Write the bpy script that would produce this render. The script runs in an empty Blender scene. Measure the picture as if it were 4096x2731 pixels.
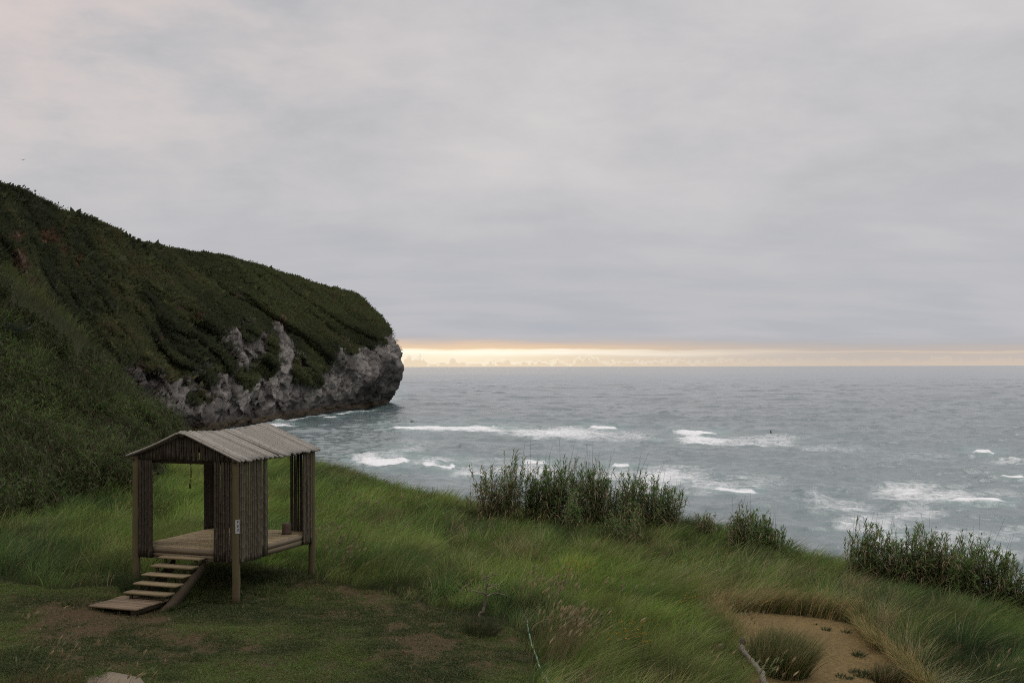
import bpy, math
import numpy as np
from mathutils import Vector

rng = np.random.default_rng(7)
R = math.radians
scene = bpy.context.scene
COL = scene.collection

# ------------------------------------------------------------------ camera
F = 4550.0                      # focal length in photo pixels
HX, HY, ROLL = 2048.0, 1466.0, 0.0024
CAMZ = 22.0
cam_d = bpy.data.cameras.new('camera')
cam_d.sensor_width = 36.0
cam_d.lens = 36.0 * F / 4096.0
cam_d.shift_y = (HY - 1365.5) / 4096.0
cam_d.clip_start = 0.1
cam_d.clip_end = 400000.0
cam = bpy.data.objects.new('camera', cam_d)
cam.location = (0, 0, CAMZ)
cam.rotation_euler = (R(90), ROLL, 0)
COL.objects.link(cam)
scene.camera = cam

# ------------------------------------------------------------------ colour management
scene.view_settings.view_transform = 'Standard'
scene.view_settings.look = 'None'
scene.view_settings.exposure = 0.0
scene.view_settings.gamma = 1.0
scene.render.engine = 'CYCLES'
scene.cycles.use_denoising = False
scene.cycles.filter_width = 1.05
scene.cycles.max_bounces = 6
scene.cycles.diffuse_bounces = 3
scene.cycles.glossy_bounces = 3
scene.cycles.transparent_max_bounces = 4
scene.cycles.caustics_reflective = False
scene.cycles.caustics_refractive = False

# ------------------------------------------------------------------ node helper
class NT:
    def __init__(s, tree):
        s.t = tree
    def n(s, kind, **kw):
        nd = s.t.nodes.new(kind)
        for k, v in kw.items():
            setattr(nd, k, v)
        return nd
    def put(s, sock, v):
        if isinstance(v, bpy.types.NodeSocket):
            s.t.links.new(v, sock)
        else:
            if isinstance(v, tuple) and len(v) == 3 and sock.type == 'RGBA':
                v = (*v, 1.0)
            sock.default_value = v
    def m(s, op, a, b=0.0, c=0.0, clamp=False):
        nd = s.n('ShaderNodeMath', operation=op, use_clamp=clamp)
        for i, v in enumerate((a, b, c)):
            s.put(nd.inputs[i], v)
        return nd.outputs[0]
    def mix(s, f, a, b, blend='MIX'):
        nd = s.n('ShaderNodeMix', data_type='RGBA', blend_type=blend)
        s.put(nd.inputs[0], f); s.put(nd.inputs[6], a); s.put(nd.inputs[7], b)
        return nd.outputs[2]
    def ss(s, v, lo, hi):
        nd = s.n('ShaderNodeMapRange', interpolation_type='SMOOTHSTEP')
        s.put(nd.inputs[0], v); s.put(nd.inputs[1], lo); s.put(nd.inputs[2], hi)
        nd.inputs[3].default_value = 0.0; nd.inputs[4].default_value = 1.0
        return nd.outputs[0]
    def noise(s, vec, scale, detail=4.0, rough=0.55, dist=0.0):
        nd = s.n('ShaderNodeTexNoise')
        if vec is not None:
            s.put(nd.inputs['Vector'], vec)
        nd.inputs['Scale'].default_value = scale
        nd.inputs['Detail'].default_value = detail
        nd.inputs['Roughness'].default_value = rough
        nd.inputs['Distortion'].default_value = dist
        return nd.outputs['Fac']
    def xyz(s, x, y, z):
        nd = s.n('ShaderNodeCombineXYZ')
        for i, v in enumerate((x, y, z)):
            s.put(nd.inputs[i], v)
        return nd.outputs[0]
    def ramp(s, f, stops, interp='LINEAR'):
        nd = s.n('ShaderNodeValToRGB')
        nd.color_ramp.interpolation = interp
        el = nd.color_ramp.elements
        while len(el) < len(stops):
            el.new(0.5)
        for e, (p, c) in zip(el, stops):
            e.position = p; e.color = (*c, 1.0)
        s.put(nd.inputs[0], f)
        return nd.outputs[0]
    def bump(s, h, strength, dist=1.0):
        nd = s.n('ShaderNodeBump')
        nd.inputs['Strength'].default_value = strength
        nd.inputs['Distance'].default_value = dist
        s.put(nd.inputs['Height'], h)
        return nd.outputs[0]

# ------------------------------------------------------------------ world: overcast evening sky, clear strip at the horizon
SUN_EL, SUN_AZ = R(44), R(48)      # azimuth from +Y, negative = left
world = bpy.data.worlds.new('World')
scene.world = world
world.use_nodes = True
wt = world.node_tree
for nd in list(wt.nodes):
    wt.nodes.remove(nd)
w = NT(wt)
out = w.n('ShaderNodeOutputWorld')
bgn = w.n('ShaderNodeBackground')
wt.links.new(bgn.outputs[0], out.inputs[0])
tc = w.n('ShaderNodeTexCoord')
sep = w.n('ShaderNodeSeparateXYZ')
wt.links.new(tc.outputs['Generated'], sep.inputs[0])
dx, dy, dz = sep.outputs
elev = w.m('MULTIPLY', w.m('ARCSINE', dz), F)             # elevation in photo pixels
azim = w.m('MULTIPLY', w.m('ARCTAN2', dx, dy), F)
zz = w.m('ADD', w.m('MAXIMUM', dz, 0.0), 0.23)
px_ = w.m('DIVIDE', dx, zz); py_ = w.m('DIVIDE', dy, zz)
deck = w.xyz(w.m('MULTIPLY', px_, 0.75), py_, 0.0)
n_big = w.noise(deck, 0.55, 3.0, 0.5, 0.4)
n_mid = w.noise(w.xyz(w.m('MULTIPLY', dx, 6.5), w.m('MULTIPLY', dy, 6.5), w.m('MULTIPLY', dz, 16.0)), 1.0, 7.0, 0.60, 0.12)
n_fin = w.noise(w.xyz(px_, w.m('MULTIPLY', py_, 2.2), 3.0), 2.6, 5.0, 0.5, 0.3)
cv = w.m('ADD', w.m('ADD', w.m('MULTIPLY', n_big, 0.62), w.m('MULTIPLY', n_mid, 0.46)), w.m('MULTIPLY', n_fin, 0.08))
cv = w.ss(cv, 0.40, 0.80)
hi_c = w.mix(cv, (0.475, 0.475, 0.494), (0.668, 0.640, 0.638))
lo_c = w.mix(w.ss(n_fin, 0.3, 0.7), (0.452, 0.465, 0.508), (0.515, 0.514, 0.540))
cloud = w.mix(w.ss(elev, 120.0, 900.0), lo_c, hi_c)
# warm thinner cloud to the upper left
warm = w.m('MULTIPLY', w.ss(azim, 200.0, -2300.0), w.ss(elev, 350.0, 1300.0))
cloud = w.mix(w.m('MULTIPLY', w.m('MULTIPLY', warm, 0.85), w.ss(n_mid, .36, .64)), cloud, (0.70, 0.61, 0.585))
# an overcast sky is brighter overhead than near the horizon
zen = w.m('MULTIPLY_ADD', w.ss(dz, 0.30, 0.95), 1.7, 1.0)
mxz = w.n('ShaderNodeVectorMath', operation='SCALE'); w.put(mxz.inputs[0], cloud); w.put(mxz.inputs[3], zen)
cloud = mxz.outputs[0]
# clear strip under the cloud deck
sunside = w.m('MULTIPLY', w.ss(azim, 1400.0, -150.0), w.ss(azim, -2600.0, -600.0))
wob = w.m('MULTIPLY', w.m('SUBTRACT', w.noise(w.xyz(w.m('MULTIPLY', azim, 0.0022), w.m('MULTIPLY', elev, 0.03), 7.0), 1.0, 5.0, 0.65), 0.5), 44.0)
tilt = w.m('ADD', 1.0, w.m('MULTIPLY', azim, 0.00009))
el2 = w.m('ADD', w.m('MULTIPLY', elev, tilt), w.m('MULTIPLY', wob, w.ss(elev, 24.0, 50.0)))
strip = w.ramp(w.m('DIVIDE', el2, 140.0), [
    (0.0, (1.0, 0.84, 0.60)), (0.03, (0.95, 0.78, 0.56)), (0.10, (0.86, 0.70, 0.51)), (0.27, (0.90, 0.74, 0.54)),
    (0.33, (0.98, 0.86, 0.67)), (0.37, (1.10, 1.0, 0.84)), (0.49, (1.06, 0.92, 0.70)), (0.53, (0.82, 0.61, 0.41)),
    (0.66, (0.73, 0.55, 0.41)), (0.80, (0.57, 0.49, 0.445)), (1.0, (0.44, 0.44, 0.46))])
strip_dim = w.ramp(w.m('DIVIDE', el2, 140.0), [
    (0.0, (0.62, 0.53, 0.45)), (0.25, (0.56, 0.50, 0.46)), (0.39, (0.56, 0.49, 0.445)), (0.43, (0.66, 0.56, 0.455)),
    (0.47, (0.54, 0.47, 0.43)), (0.66, (0.47, 0.45, 0.455)), (1.0, (0.41, 0.42, 0.46))])
strip_hot = w.ramp(w.m('DIVIDE', el2, 140.0), [
    (0.0, (1.0, 0.86, 0.62)), (0.10, (0.96, 0.82, 0.60)), (0.30, (1.02, 0.91, 0.70)), (0.40, (1.12, 1.02, 0.84)), (0.48, (1.08, 0.96, 0.74)),
    (0.53, (0.88, 0.66, 0.44)), (0.66, (0.76, 0.57, 0.42)), (0.80, (0.58, 0.49, 0.445)), (1.0, (0.44, 0.44, 0.46))])
strip = w.mix(w.ss(azim, 350.0, -300.0), strip, strip_hot)
strip = w.mix(sunside, strip_dim, strip)
cover = w.ss(el2, 78.0, 138.0)
# small cumulus standing on the horizon
hn = w.noise(w.xyz(w.m('MULTIPLY', azim, 0.010), 0.0, 11.0), 1.0, 4.0, 0.7)
hh = w.m('MULTIPLY', w.m('POWER', hn, 2.4), 120.0)
tw = w.m('ABSOLUTE', w.m('SUBTRACT', azim, 318.0))
hh = w.m('ADD', hh, w.m('MULTIPLY', w.ss(tw, 34.0, 20.0), 22.0))
tw2 = w.m('ABSOLUTE', w.m('ADD', azim, 385.0))
hh = w.m('ADD', hh, w.m('MULTIPLY', w.ss(tw2, 60.0, 30.0), 22.0))
puff = w.noise(w.xyz(w.m('MULTIPLY', azim, 0.040), w.m('MULTIPLY', elev, 0.050), 2.0), 1.0, 2.5, 0.55)
cm = w.m('ADD', w.m('SUBTRACT', hh, elev), w.m('MULTIPLY', w.m('SUBTRACT', puff, 0.5), 62.0))
mask = w.ss(cm, -4.0, 6.0)
rim = w.m('SUBTRACT', 1.0, w.ss(cm, 2.0, 15.0))
ccol = w.mix(w.m('MULTIPLY', rim, 0.8), (0.83, 0.685, 0.510), (1.06, 0.97, 0.79))
ccol = w.mix(sunside, w.mix(0.5, strip_dim, (0.66, 0.55, 0.45)), ccol)
strip = w.mix(w.m('MULTIPLY', mask, 0.90), strip, ccol)
skycol = w.mix(cover, strip, cloud)
nish = w.n('ShaderNodeTexSky', sky_type='NISHITA')
nish.sun_disc = False
nish.sun_elevation = SUN_EL
nish.sun_rotation = SUN_AZ
thin = w.m('MULTIPLY', w.m('SUBTRACT', 1.0, cv), 0.03)      # a little of the clear sky through the deck
# world Background runs at 0.1, so the cloud radiance is divided by it here
total = w.mix(thin, w.mix(1.0, skycol, (10.0, 10.0, 10.0), 'MULTIPLY'), nish.outputs[0])
wt.links.new(total, bgn.inputs[0])
bgn.inputs[1].default_value = 0.10

sun_d = bpy.data.lights.new('sun', 'SUN')
sun_d.energy = 0.6
sun_d.angle = R(36)
sun_d.color = (1.0, 0.97, 0.93)
sun = bpy.data.objects.new('sun', sun_d)
COL.objects.link(sun)
sdir = Vector((math.sin(SUN_AZ) * math.cos(SUN_EL), math.cos(SUN_AZ) * math.cos(SUN_EL), math.sin(SUN_EL)))
sun.rotation_euler = (-sdir).to_track_quat('-Z', 'Y').to_euler()
sun.location = (0, 0, 200)

# ------------------------------------------------------------------ projection helpers (photo pixels <-> world)
def lv(px, py):
    ddx = np.asarray(px, float) - HX; ddy = np.asarray(py, float) - HY
    return ddx - ROLL * ddy, ddy + ROLL * ddx
def at(px, py, Y):
    x, y = lv(px, py)
    return np.stack([x / F * Y, np.broadcast_to(Y, np.shape(x)) * 1.0, CAMZ - y / F * Y], -1)
def on_z(px, py, z):
    x, y = lv(px, py)
    Y = (CAMZ - z) * F / y
    return np.stack([x / F * Y, Y, np.full(np.shape(Y), z, float)], -1)
def project(X, Y, Z):
    Yc = np.maximum(Y, 1.0)
    x = X / Yc * F; y = (CAMZ - Z) / Yc * F
    return HX + x + ROLL * y, HY + y - ROLL * x
def in_poly(px, py, poly):
    inside = np.zeros(np.shape(px), bool)
    n = len(poly)
    for i in range(n):
        x0, y0 = poly[i]; x1, y1 = poly[(i + 1) % n]
        if y0 == y1:
            continue
        c = ((y0 > py) != (y1 > py)) & (px < (x1 - x0) * (py - y0) / (y1 - y0) + x0)
        inside ^= c
    return inside
def sstep(v, a, b):
    t = np.clip((v - a) / (b - a), 0, 1)
    return t * t * (3 - 2 * t)

# ------------------------------------------------------------------ value noise
def _hash(ix, iy, iz, seed):
    h = (ix.astype(np.int64) * 374761393 + iy.astype(np.int64) * 668265263 + iz.astype(np.int64) * 1440662683 + seed * 974711) & 0xffffffff
    h = ((h ^ (h >> 13)) * 1274126177) & 0xffffffff
    h = ((h ^ (h >> 15)) * 2246822519) & 0xffffffff
    return ((h ^ (h >> 16)) & 0xffffff) / float(0xffffff)
def vn(x, y, z=0.0, seed=0):
    x, y, z = np.broadcast_arrays(np.asarray(x, float), np.asarray(y, float), np.asarray(z, float))
    ix, iy, iz = np.floor(x), np.floor(y), np.floor(z)
    fx, fy, fz = x - ix, y - iy, z - iz
    fx = fx * fx * (3 - 2 * fx); fy = fy * fy * (3 - 2 * fy); fz = fz * fz * (3 - 2 * fz)
    r = 0
    for a in (0, 1):
        for b in (0, 1):
            for c in (0, 1):
                r = r + _hash(ix + a, iy + b, iz + c, seed) * (fx if a else 1 - fx) * (fy if b else 1 - fy) * (fz if c else 1 - fz)
    return r
def fbm(x, y, z=0.0, oct=4, seed=0, gain=0.5):
    s = 0; a = 1; t = 0
    for o in range(oct):
        s = s + a * vn(np.asarray(x) * 2 ** o, np.asarray(y) * 2 ** o, np.asarray(z) * 2 ** o, seed + o * 17)
        t += a; a *= gain
    return s / t

ALB = 0.62      # all vertex colours below were judged under a dimmer sky; this is their true scale
# ------------------------------------------------------------------ mesh helpers
def tag(o, label=None, cat=None, group=None, kind=None):
    for k, v in (('label', label), ('category', cat), ('group', group), ('kind', kind)):
        if v:
            o[k] = v
    return o
def empty(name, loc, rz=0.0):
    o = bpy.data.objects.new(name, None)
    o.empty_display_size = 0.3
    o.location = tuple(loc); o.rotation_euler = (0, 0, rz)
    COL.objects.link(o)
    return o
def mesh_obj(name, V, quads=None, tris=None, mat=None, col=None, parent=None, smooth=False, attrs=None):
    V = np.ascontiguousarray(V, np.float32)
    q = np.zeros((0, 4), np.int32) if quads is None else np.asarray(quads, np.int32)
    t = np.zeros((0, 3), np.int32) if tris is None else np.asarray(tris, np.int32)
    me = bpy.data.meshes.new(name)
    me.vertices.add(len(V)); me.vertices.foreach_set('co', V.ravel())
    loops = np.concatenate([q.ravel(), t.ravel()])
    me.loops.add(len(loops)); me.loops.foreach_set('vertex_index', loops)
    starts = np.concatenate([np.arange(len(q)) * 4, len(q) * 4 + np.arange(len(t)) * 3]).astype(np.int32)
    me.polygons.add(len(starts)); me.polygons.foreach_set('loop_start', starts)
    if smooth:
        me.polygons.foreach_set('use_smooth', np.ones(len(starts), bool))
    me.update(calc_edges=True)
    if col is not None:
        c = np.ones((len(V), 4), np.float32); c[:, :3] = np.asarray(col) * ALB
        at_ = me.attributes.new('Col', 'FLOAT_COLOR', 'POINT')
        at_.data.foreach_set('color', c.ravel())
    for k, v in (attrs or {}).items():
        a_ = me.attributes.new(k, 'FLOAT', 'POINT')
        a_.data.foreach_set('value', np.ascontiguousarray(v, np.float32))
    if mat:
        me.materials.append(mat)
    o = bpy.data.objects.new(name, me)
    if parent:
        o.parent = parent
    COL.objects.link(o)
    return o
def grid_quads(nu, nv):
    i = np.arange(nu - 1)[:, None] * nv + np.arange(nv - 1)[None, :]
    i = i.ravel()
    return np.stack([i, i + nv, i + nv + 1, i + 1], 1)

class MB:
    """collects pieces into one mesh"""
    def __init__(s):
        s.V = []; s.Q = []; s.T = []; s.C = []; s.n = 0
    def add(s, V, quads=None, tris=None, col=(1, 1, 1)):
        V = np.asarray(V, float).reshape(-1, 3)
        s.V.append(V)
        if quads is not None and len(quads):
            s.Q.append(np.asarray(quads) + s.n)
        if tris is not None and len(tris):
            s.T.append(np.asarray(tris) + s.n)
        s.C.append(np.broadcast_to(np.asarray(col, float), (len(V), 3)))
        s.n += len(V)
    def box(s, x0, x1, y0, y1, z0, z1, col=(1, 1, 1), jit=0.0):
        V = np.array([[x, y, z] for x in (x0, x1) for y in (y0, y1) for z in (z0, z1)], float)
        if jit:
            V += rng.normal(0, jit, V.shape)
        s.add(V, [[0, 1, 3, 2], [4, 6, 7, 5], [0, 4, 5, 1], [2, 3, 7, 6], [0, 2, 6, 4], [1, 5, 7, 3]], col=col)
    def tube(s, P, rad, k=8, col=(1, 1, 1), cap=True):
        P = np.asarray(P, float); n = len(P)
        rad = np.broadcast_to(np.asarray(rad, float), (n,))
        T = np.gradient(P, axis=0); T /= np.linalg.norm(T, axis=1, keepdims=True) + 1e-9
        ref = np.array([0, 0, 1.0]) if abs(T[:, 2]).mean() < 0.8 else np.array([1.0, 0, 0])
        A = np.cross(T, ref); A /= np.linalg.norm(A, axis=1, keepdims=True) + 1e-9
        B = np.cross(T, A)
        an = np.arange(k) / k * 2 * np.pi
        V = P[:, None] + rad[:, None, None] * (np.cos(an)[None, :, None] * A[:, None] + np.sin(an)[None, :, None] * B[:, None])
        V = V.reshape(-1, 3)
        q = []
        for i in range(n - 1):
            for j in range(k):
                j2 = (j + 1) % k
                q.append([i * k + j, i * k + j2, (i + 1) * k + j2, (i + 1) * k + j])
        c = np.asarray(col, float)
        if c.ndim == 2:
            c = np.repeat(c, k, axis=0)
        tr = []
        if cap:
            V = np.vstack([V, P[:1], P[-1:]])
            a, b = n * k, n * k + 1
            for j in range(k):
                j2 = (j + 1) % k
                tr.append([a, j2, j]); tr.append([b, (n - 1) * k + j, (n - 1) * k + j2])
            if c.ndim == 2:
                c = np.vstack([c, c[:1], c[-1:]])
        s.add(V, q, tr, c)
    def build(s, name, mat, parent=None, smooth=False):
        return mesh_obj(name, np.vstack(s.V), np.vstack(s.Q) if s.Q else None, np.vstack(s.T) if s.T else None,
                        mat, np.vstack(s.C), parent, smooth)

def ribbons(base, d0, L, W, bend, prof=((0, 1.0), (0.4, 0.9), (0.75, 0.55), (1, 0)), side=None):
    """many flat leaves or blades: pos(t) = base + d0*L*t + bend*L*t^2"""
    N = len(base); L = np.asarray(L)[:, None]
    if side is None:
        side = np.cross(d0, rng.normal(size=(N, 3)))
    side = side / (np.linalg.norm(side, axis=1, keepdims=True) + 1e-9)
    W = np.asarray(W)[:, None] * 0.5
    ns = len(prof); rows = []
    for i, (t, wd) in enumerate(prof):
        P = base + d0 * L * t + bend * L * t * t
        if i == ns - 1 and wd == 0:
            rows.append(P[:, None])
        else:
            rows.append(np.stack([P - side * W * wd, P + side * W * wd], 1))
    V = np.concatenate(rows, 1)
    nv = V.shape[1]
    tip = prof[-1][1] == 0
    nq = ns - 2 if tip else ns - 1
    o = (np.arange(N) * nv)[:, None]
    Q = np.concatenate([o + np.array([[2 * i, 2 * i + 1, 2 * i + 3, 2 * i + 2]]) for i in range(nq)], 0) if nq > 0 else None
    T = (o + np.array([[2 * nq, 2 * nq + 1, 2 * nq + 2]])) if tip else None
    return V.reshape(-1, 3), Q, T, nv, np.repeat(np.array([p[0] for p in prof]), [2] * (ns - 1) + ([1] if tip else [2]))

def join(parts):
    V = []; Q = []; T = []; C = []; n = 0
    for v, q, t, c in parts:
        V.append(v); C.append(c)
        if q is not None: Q.append(q + n)
        if t is not None: T.append(t + n)
        n += len(v)
    return np.vstack(V), (np.vstack(Q) if Q else None), (np.vstack(T) if T else None), np.vstack(C)

# ------------------------------------------------------------------ materials
def new_mat(name):
    m = bpy.data.materials.new(name); m.use_nodes = True
    for nd in list(m.node_tree.nodes):
        m.node_tree.nodes.remove(nd)
    t = NT(m.node_tree)
    o = t.n('ShaderNodeOutputMaterial')
    return m, t, o
def mat_foliage(name, transl=0.3, rough=0.6, spec=0.25):
    m, t, o = new_mat(name)
    c = t.n('ShaderNodeAttribute', attribute_name='Col').outputs['Color']
    p = t.n('ShaderNodeBsdfPrincipled')
    t.put(p.inputs['Base Color'], c); p.inputs['Roughness'].default_value = rough
    p.inputs['Specular IOR Level'].default_value = spec
    tr = t.n('ShaderNodeBsdfTranslucent'); t.put(tr.inputs[0], c)
    mx = t.n('ShaderNodeMixShader'); mx.inputs[0].default_value = transl
    t.t.links.new(p.outputs[0], mx.inputs[1]); t.t.links.new(tr.outputs[0], mx.inputs[2])
    t.t.links.new(mx.outputs[0], o.inputs[0])
    return m
def mat_solid(name, var=0.35, scale=(3, 3, 3), rough=0.8, bump=0.3, bdist=0.01, spec=0.3):
    """vertex colour times a stretched procedural grain"""
    m, t, o = new_mat(name)
    c = t.n('ShaderNodeAttribute', attribute_name='Col').outputs['Color']
    tcn = t.n('ShaderNodeTexCoord')
    mp = t.n('ShaderNodeMapping'); mp.inputs['Scale'].default_value = scale
    t.t.links.new(tcn.outputs['Object'], mp.inputs[0])
    nz = t.noise(mp.outputs[0], 1.0, 6.0, 0.65, 0.3)
    nz2 = t.noise(tcn.outputs['Object'], 2.3, 4.0, 0.6)
    k = t.m('MULTIPLY_ADD', t.m('SUBTRACT', nz, 0.5), var * 2.4, 1.0)
    k = t.m('MULTIPLY', k, t.m('MULTIPLY_ADD', t.m('SUBTRACT', nz2, 0.5), var * 1.2, 1.0))
    cc = t.mix(1.0, c, t.xyz(k, k, k), 'MULTIPLY')
    p = t.n('ShaderNodeBsdfPrincipled')
    t.put(p.inputs['Base Color'], cc); p.inputs['Roughness'].default_value = rough
    p.inputs['Specular IOR Level'].default_value = spec
    if bump:
        t.put(p.inputs['Normal'], t.bump(nz, bump, bdist))
    t.t.links.new(p.outputs[0], o.inputs[0])
    return m

M_GRASS = mat_foliage('grass_blades', 0.38, 0.6, 0.2)
M_LEAF = mat_foliage('reed_leaf', 0.40, 0.6, 0.12)
M_SCRUB = mat_foliage('scrub_leaf', 0.30, 0.8, 0.05)
M_STALK = mat_solid('cane_stalk', 0.2, (8, 8, 2), 0.7, 0)
M_WOODX = mat_solid('weathered_board', 0.42, (1.6, 28, 28), 0.85, 0.35, 0.006, 0.15)
M_WOODZ = mat_solid('weathered_pole', 0.28, (22, 22, 1.4), 0.85, 0.35, 0.006, 0.15)
M_CANE = mat_solid('bamboo_cane', 0.26, (26, 26, 5), 0.75, 0.2, 0.004, 0.2)
M_BARK = mat_solid('bark', 0.35, (20, 20, 6), 0.9, 0.5, 0.01, 0.1)
M_PLAIN = mat_solid('painted_plastic', 0.08, (6, 6, 6), 0.45, 0)

# ------------------------------------------------------------------ terrain
ctrl = []      # (X, Y, ground z relative to the camera)
def cp(px, d, z):
    ctrl.append(((px - HX) / F * d, d, z))
for a_ in [
    (940, 25.9, -5.41), (1233, 28.9, -5.22), (511, 23.9, -5.24), (760, 27.5, -5.3), (850, 30.5, -5.2),
    (0, 19, -5.15), (600, 19.5, -5.32), (1200, 19.5, -5.40), (2100, 19.5, -5.5), (1800, 25.0, -5.45), (2100, 24, -5.5), (1500, 23, -5.42),
    (1500, 28.5, -5.45), (-600, 22, -5.0), (0, 27.5, -5.03), (-600, 30, -4.6), (200, 27, -5.15), (200, 31, -5.1), (500, 30, -5.1),
    (200, 36, -5.0), (500, 36, -5.1), (100, 40, -4.75), (0, 37, -5.0), (500, 42, -4.6), (250, 43, -4.4), (800, 36, -5.3), (1100, 36, -5.5),
    (-400, 42, -3.2), (-900, 42, -1.2),
    (0, 62, 4.4), (-350, 60, 6.6), (143, 62, 2.5), (286, 62, .7), (400, 62, .2), (493, 62, -1.5), (545, 62, -3.0), (643, 61, -3.8), (700, 60, -3.95), (857, 58, -3.95), (1000, 56, -4.4),
    (300, 52, -2.2), (0, 50, -.4), (560, 52, -4.2), (800, 48, -4.8),
    (1260, 52, -4.85), (1400, 50, -5.0), (1600, 49, -5.75), (1850, 47, -6.0), (2200, 46, -6.4), (2700, 45, -6.55), (2950, 43, -6.9),
    (1300, 43, -5.3), (1700, 42, -5.9),
    (3300, 40, -7.35), (3600, 39, -7.6), (3900, 38.3, -8.05), (4150, 37.5, -8.4), (4600, 36, -8.9),
    (2300, 32, -6.15), (1500, 36, -5.75), (2000, 38, -6.1), (2600, 38, -6.5), (1900, 31, -5.75),
    (2600, 27, -6.05), (2900, 31.5, -6.76), (3200, 32, -6.9), (3350, 31, -6.93), (3600, 27.5, -6.93), (3300, 24.5, -6.83), (3300, 28, -6.88),
    (3100, 35.5, -6.9), (3600, 33.5, -7.2), (4096, 32, -7.7), (4096, 26, -7.25), (3900, 29, -7.2), (4700, 26, -7.6),
    (2900, 24, -6.6), (2600, 21, -5.85), (2400, 23, -5.75), (2900, 20, -6.2), (3700, 20, -6.9), (2250, 20, -5.55),
]:
    cp(*a_)
ctrl = np.array(ctrl)
def _tps(r2):
    return r2 * np.log(r2 + 1e-6)
_n = len(ctrl)
_K = _tps(((ctrl[:, None, :2] - ctrl[None, :, :2]) ** 2).sum(-1)) + np.eye(_n) * 6.0
_P = np.hstack([np.ones((_n, 1)), ctrl[:, :2]])
_A = np.block([[_K, _P], [_P.T, np.zeros((3, 3))]])
_w = np.linalg.solve(_A, np.concatenate([ctrl[:, 2], np.zeros(3)]))
crest_px = [-1500, -400, 300, 650, 1000, 1260, 1400, 1600, 1850, 2200, 2700, 2900, 3200, 3600, 4096, 4700, 6000]
crest_d = [72, 70, 67, 62, 57.5, 53.5, 51, 50, 48, 47.5, 46.6, 44.6, 42, 40.6, 39.5, 38, 36]
def crest_of(X, Y):
    p = HX + X / np.maximum(Y, 8) * F
    return np.interp(p, crest_px, crest_d)
def tps_eval(X, Y):
    out = _w[_n] + _w[_n + 1] * X + _w[_n + 2] * Y
    for i in range(_n):
        out = out + _w[i] * _tps((X - ctrl[i, 0]) ** 2 + (Y - ctrl[i, 1]) ** 2)
    return out
_tx = np.arange(-31, 28.6, .5); _ty = np.arange(18, 78.1, .5)
_tz = tps_eval(*np.meshgrid(_tx, _ty, indexing='ij'))
def tps_grid(X, Y):
    fx = np.clip((X + 31) / .5, 0, len(_tx) - 1.001); fy = np.clip((Y - 18) / .5, 0, len(_ty) - 1.001)
    i = fx.astype(int); j = fy.astype(int); a = fx - i; b = fy - j
    return (_tz[i, j] * (1 - a) + _tz[i + 1, j] * a) * (1 - b) + (_tz[i, j + 1] * (1 - a) + _tz[i + 1, j + 1] * a) * b
def ground(X, Y):
    X = np.asarray(X, float); Y = np.asarray(Y, float)
    dc = crest_of(X, Y)
    s = np.minimum(1.0, dc / np.maximum(Y, 1e-3))
    Xc, Yc = X * s, Y * s
    Yn = np.maximum(Yc, 18.5)
    Xn = np.clip(Xc, -30, 27)
    z = tps_grid(Xn, Yn)
    over = np.maximum(Y - dc, 0)
    z = z - 0.62 * over * over / (over + 4.0)
    near = np.clip((18.5 - Y) / 16.0, 0, 1)
    z = z * (1 - near) + (-1.75) * near - 0.9 * np.sin(near * np.pi)
    z = z + np.maximum(-30 - X, 0) * 0.35 * (Y < dc)
    z = z + (fbm(X * 0.35, Y * 0.35, seed=3) - 0.5) * 0.28 + (fbm(X * 1.3, Y * 1.3, seed=5, oct=2) - 0.5) * 0.07
    return np.maximum(z + CAMZ, -1.5)

lawn_poly = [(-1700, 2290), (-600, 2300), (0, 2318), (200, 2350), (400, 2345), (560, 2325), (680, 2290), (900, 2268), (1150, 2280), (1240, 2300), (1300, 2335),
             (1500, 2368), (1700, 2408), (1860, 2452), (2000, 2486), (2090, 2530), (2120, 2600), (2135, 2700), (2145, 2850), (2150, 3600), (-1900, 3600)]
sand_poly = [(2840, 2446), (3000, 2442), (3200, 2458), (3400, 2484), (3460, 2505), (3480, 2545), (3535, 2590), (3620, 2650), (3690, 2731),
             (3740, 2950), (2950, 2950), (2960, 2731), (2950, 2640), (2880, 2540)]
def masks(X, Y, Z, jit=True):
    """lawn / sand membership of a ground point, with ragged edges"""
    px, py = project(X, Y, Z)
    front = Y > 12
    if not jit:
        return in_poly(px, py, lawn_poly) & front, None, px, py
    jx = (fbm(X * 1.1, Y * 1.1, seed=31) - 0.5) * 90; jy = (fbm(X * 1.1, Y * 1.1, seed=37) - 0.5) * 50
    return in_poly(px + jx, py + jy, lawn_poly) & front, in_poly(px + jx * .7, py + jy * .5, sand_poly) & front, px, py
def grassy(X, Y):
    """how grassy the lawn is, 0 bare earth .. 1 thick"""
    g = fbm(X * 0.55, Y * 0.55, seed=41, oct=5, gain=0.6)
    px, py = project(X, Y, ground_flat)
    bare = np.zeros(np.shape(X))
    for cx, cy, rx, ry, k in [(330, 2490, 330, 60, .30), (480, 2540, 260, 40, .22), (1300, 2345, 260, 45, .20), (1420, 2420, 230, 60, .16), (1850, 2600, 190, 80, .13),
                              (900, 2640, 500, 50, .04), (1250, 2500, 240, 60, .12), (150, 2360, 350, 35, .12)]:
        bare = np.maximum(bare, k * .62 * np.exp(-((px - cx) / rx) ** 2 - ((py - cy) / ry) ** 2))
    g = g * .5 + .5 * fbm(X * 2.4, Y * 1.7, seed=43, oct=4, gain=.65)
    return sstep(g - bare, 0.27, 0.60)
ground_flat = CAMZ - 5.4

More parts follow.
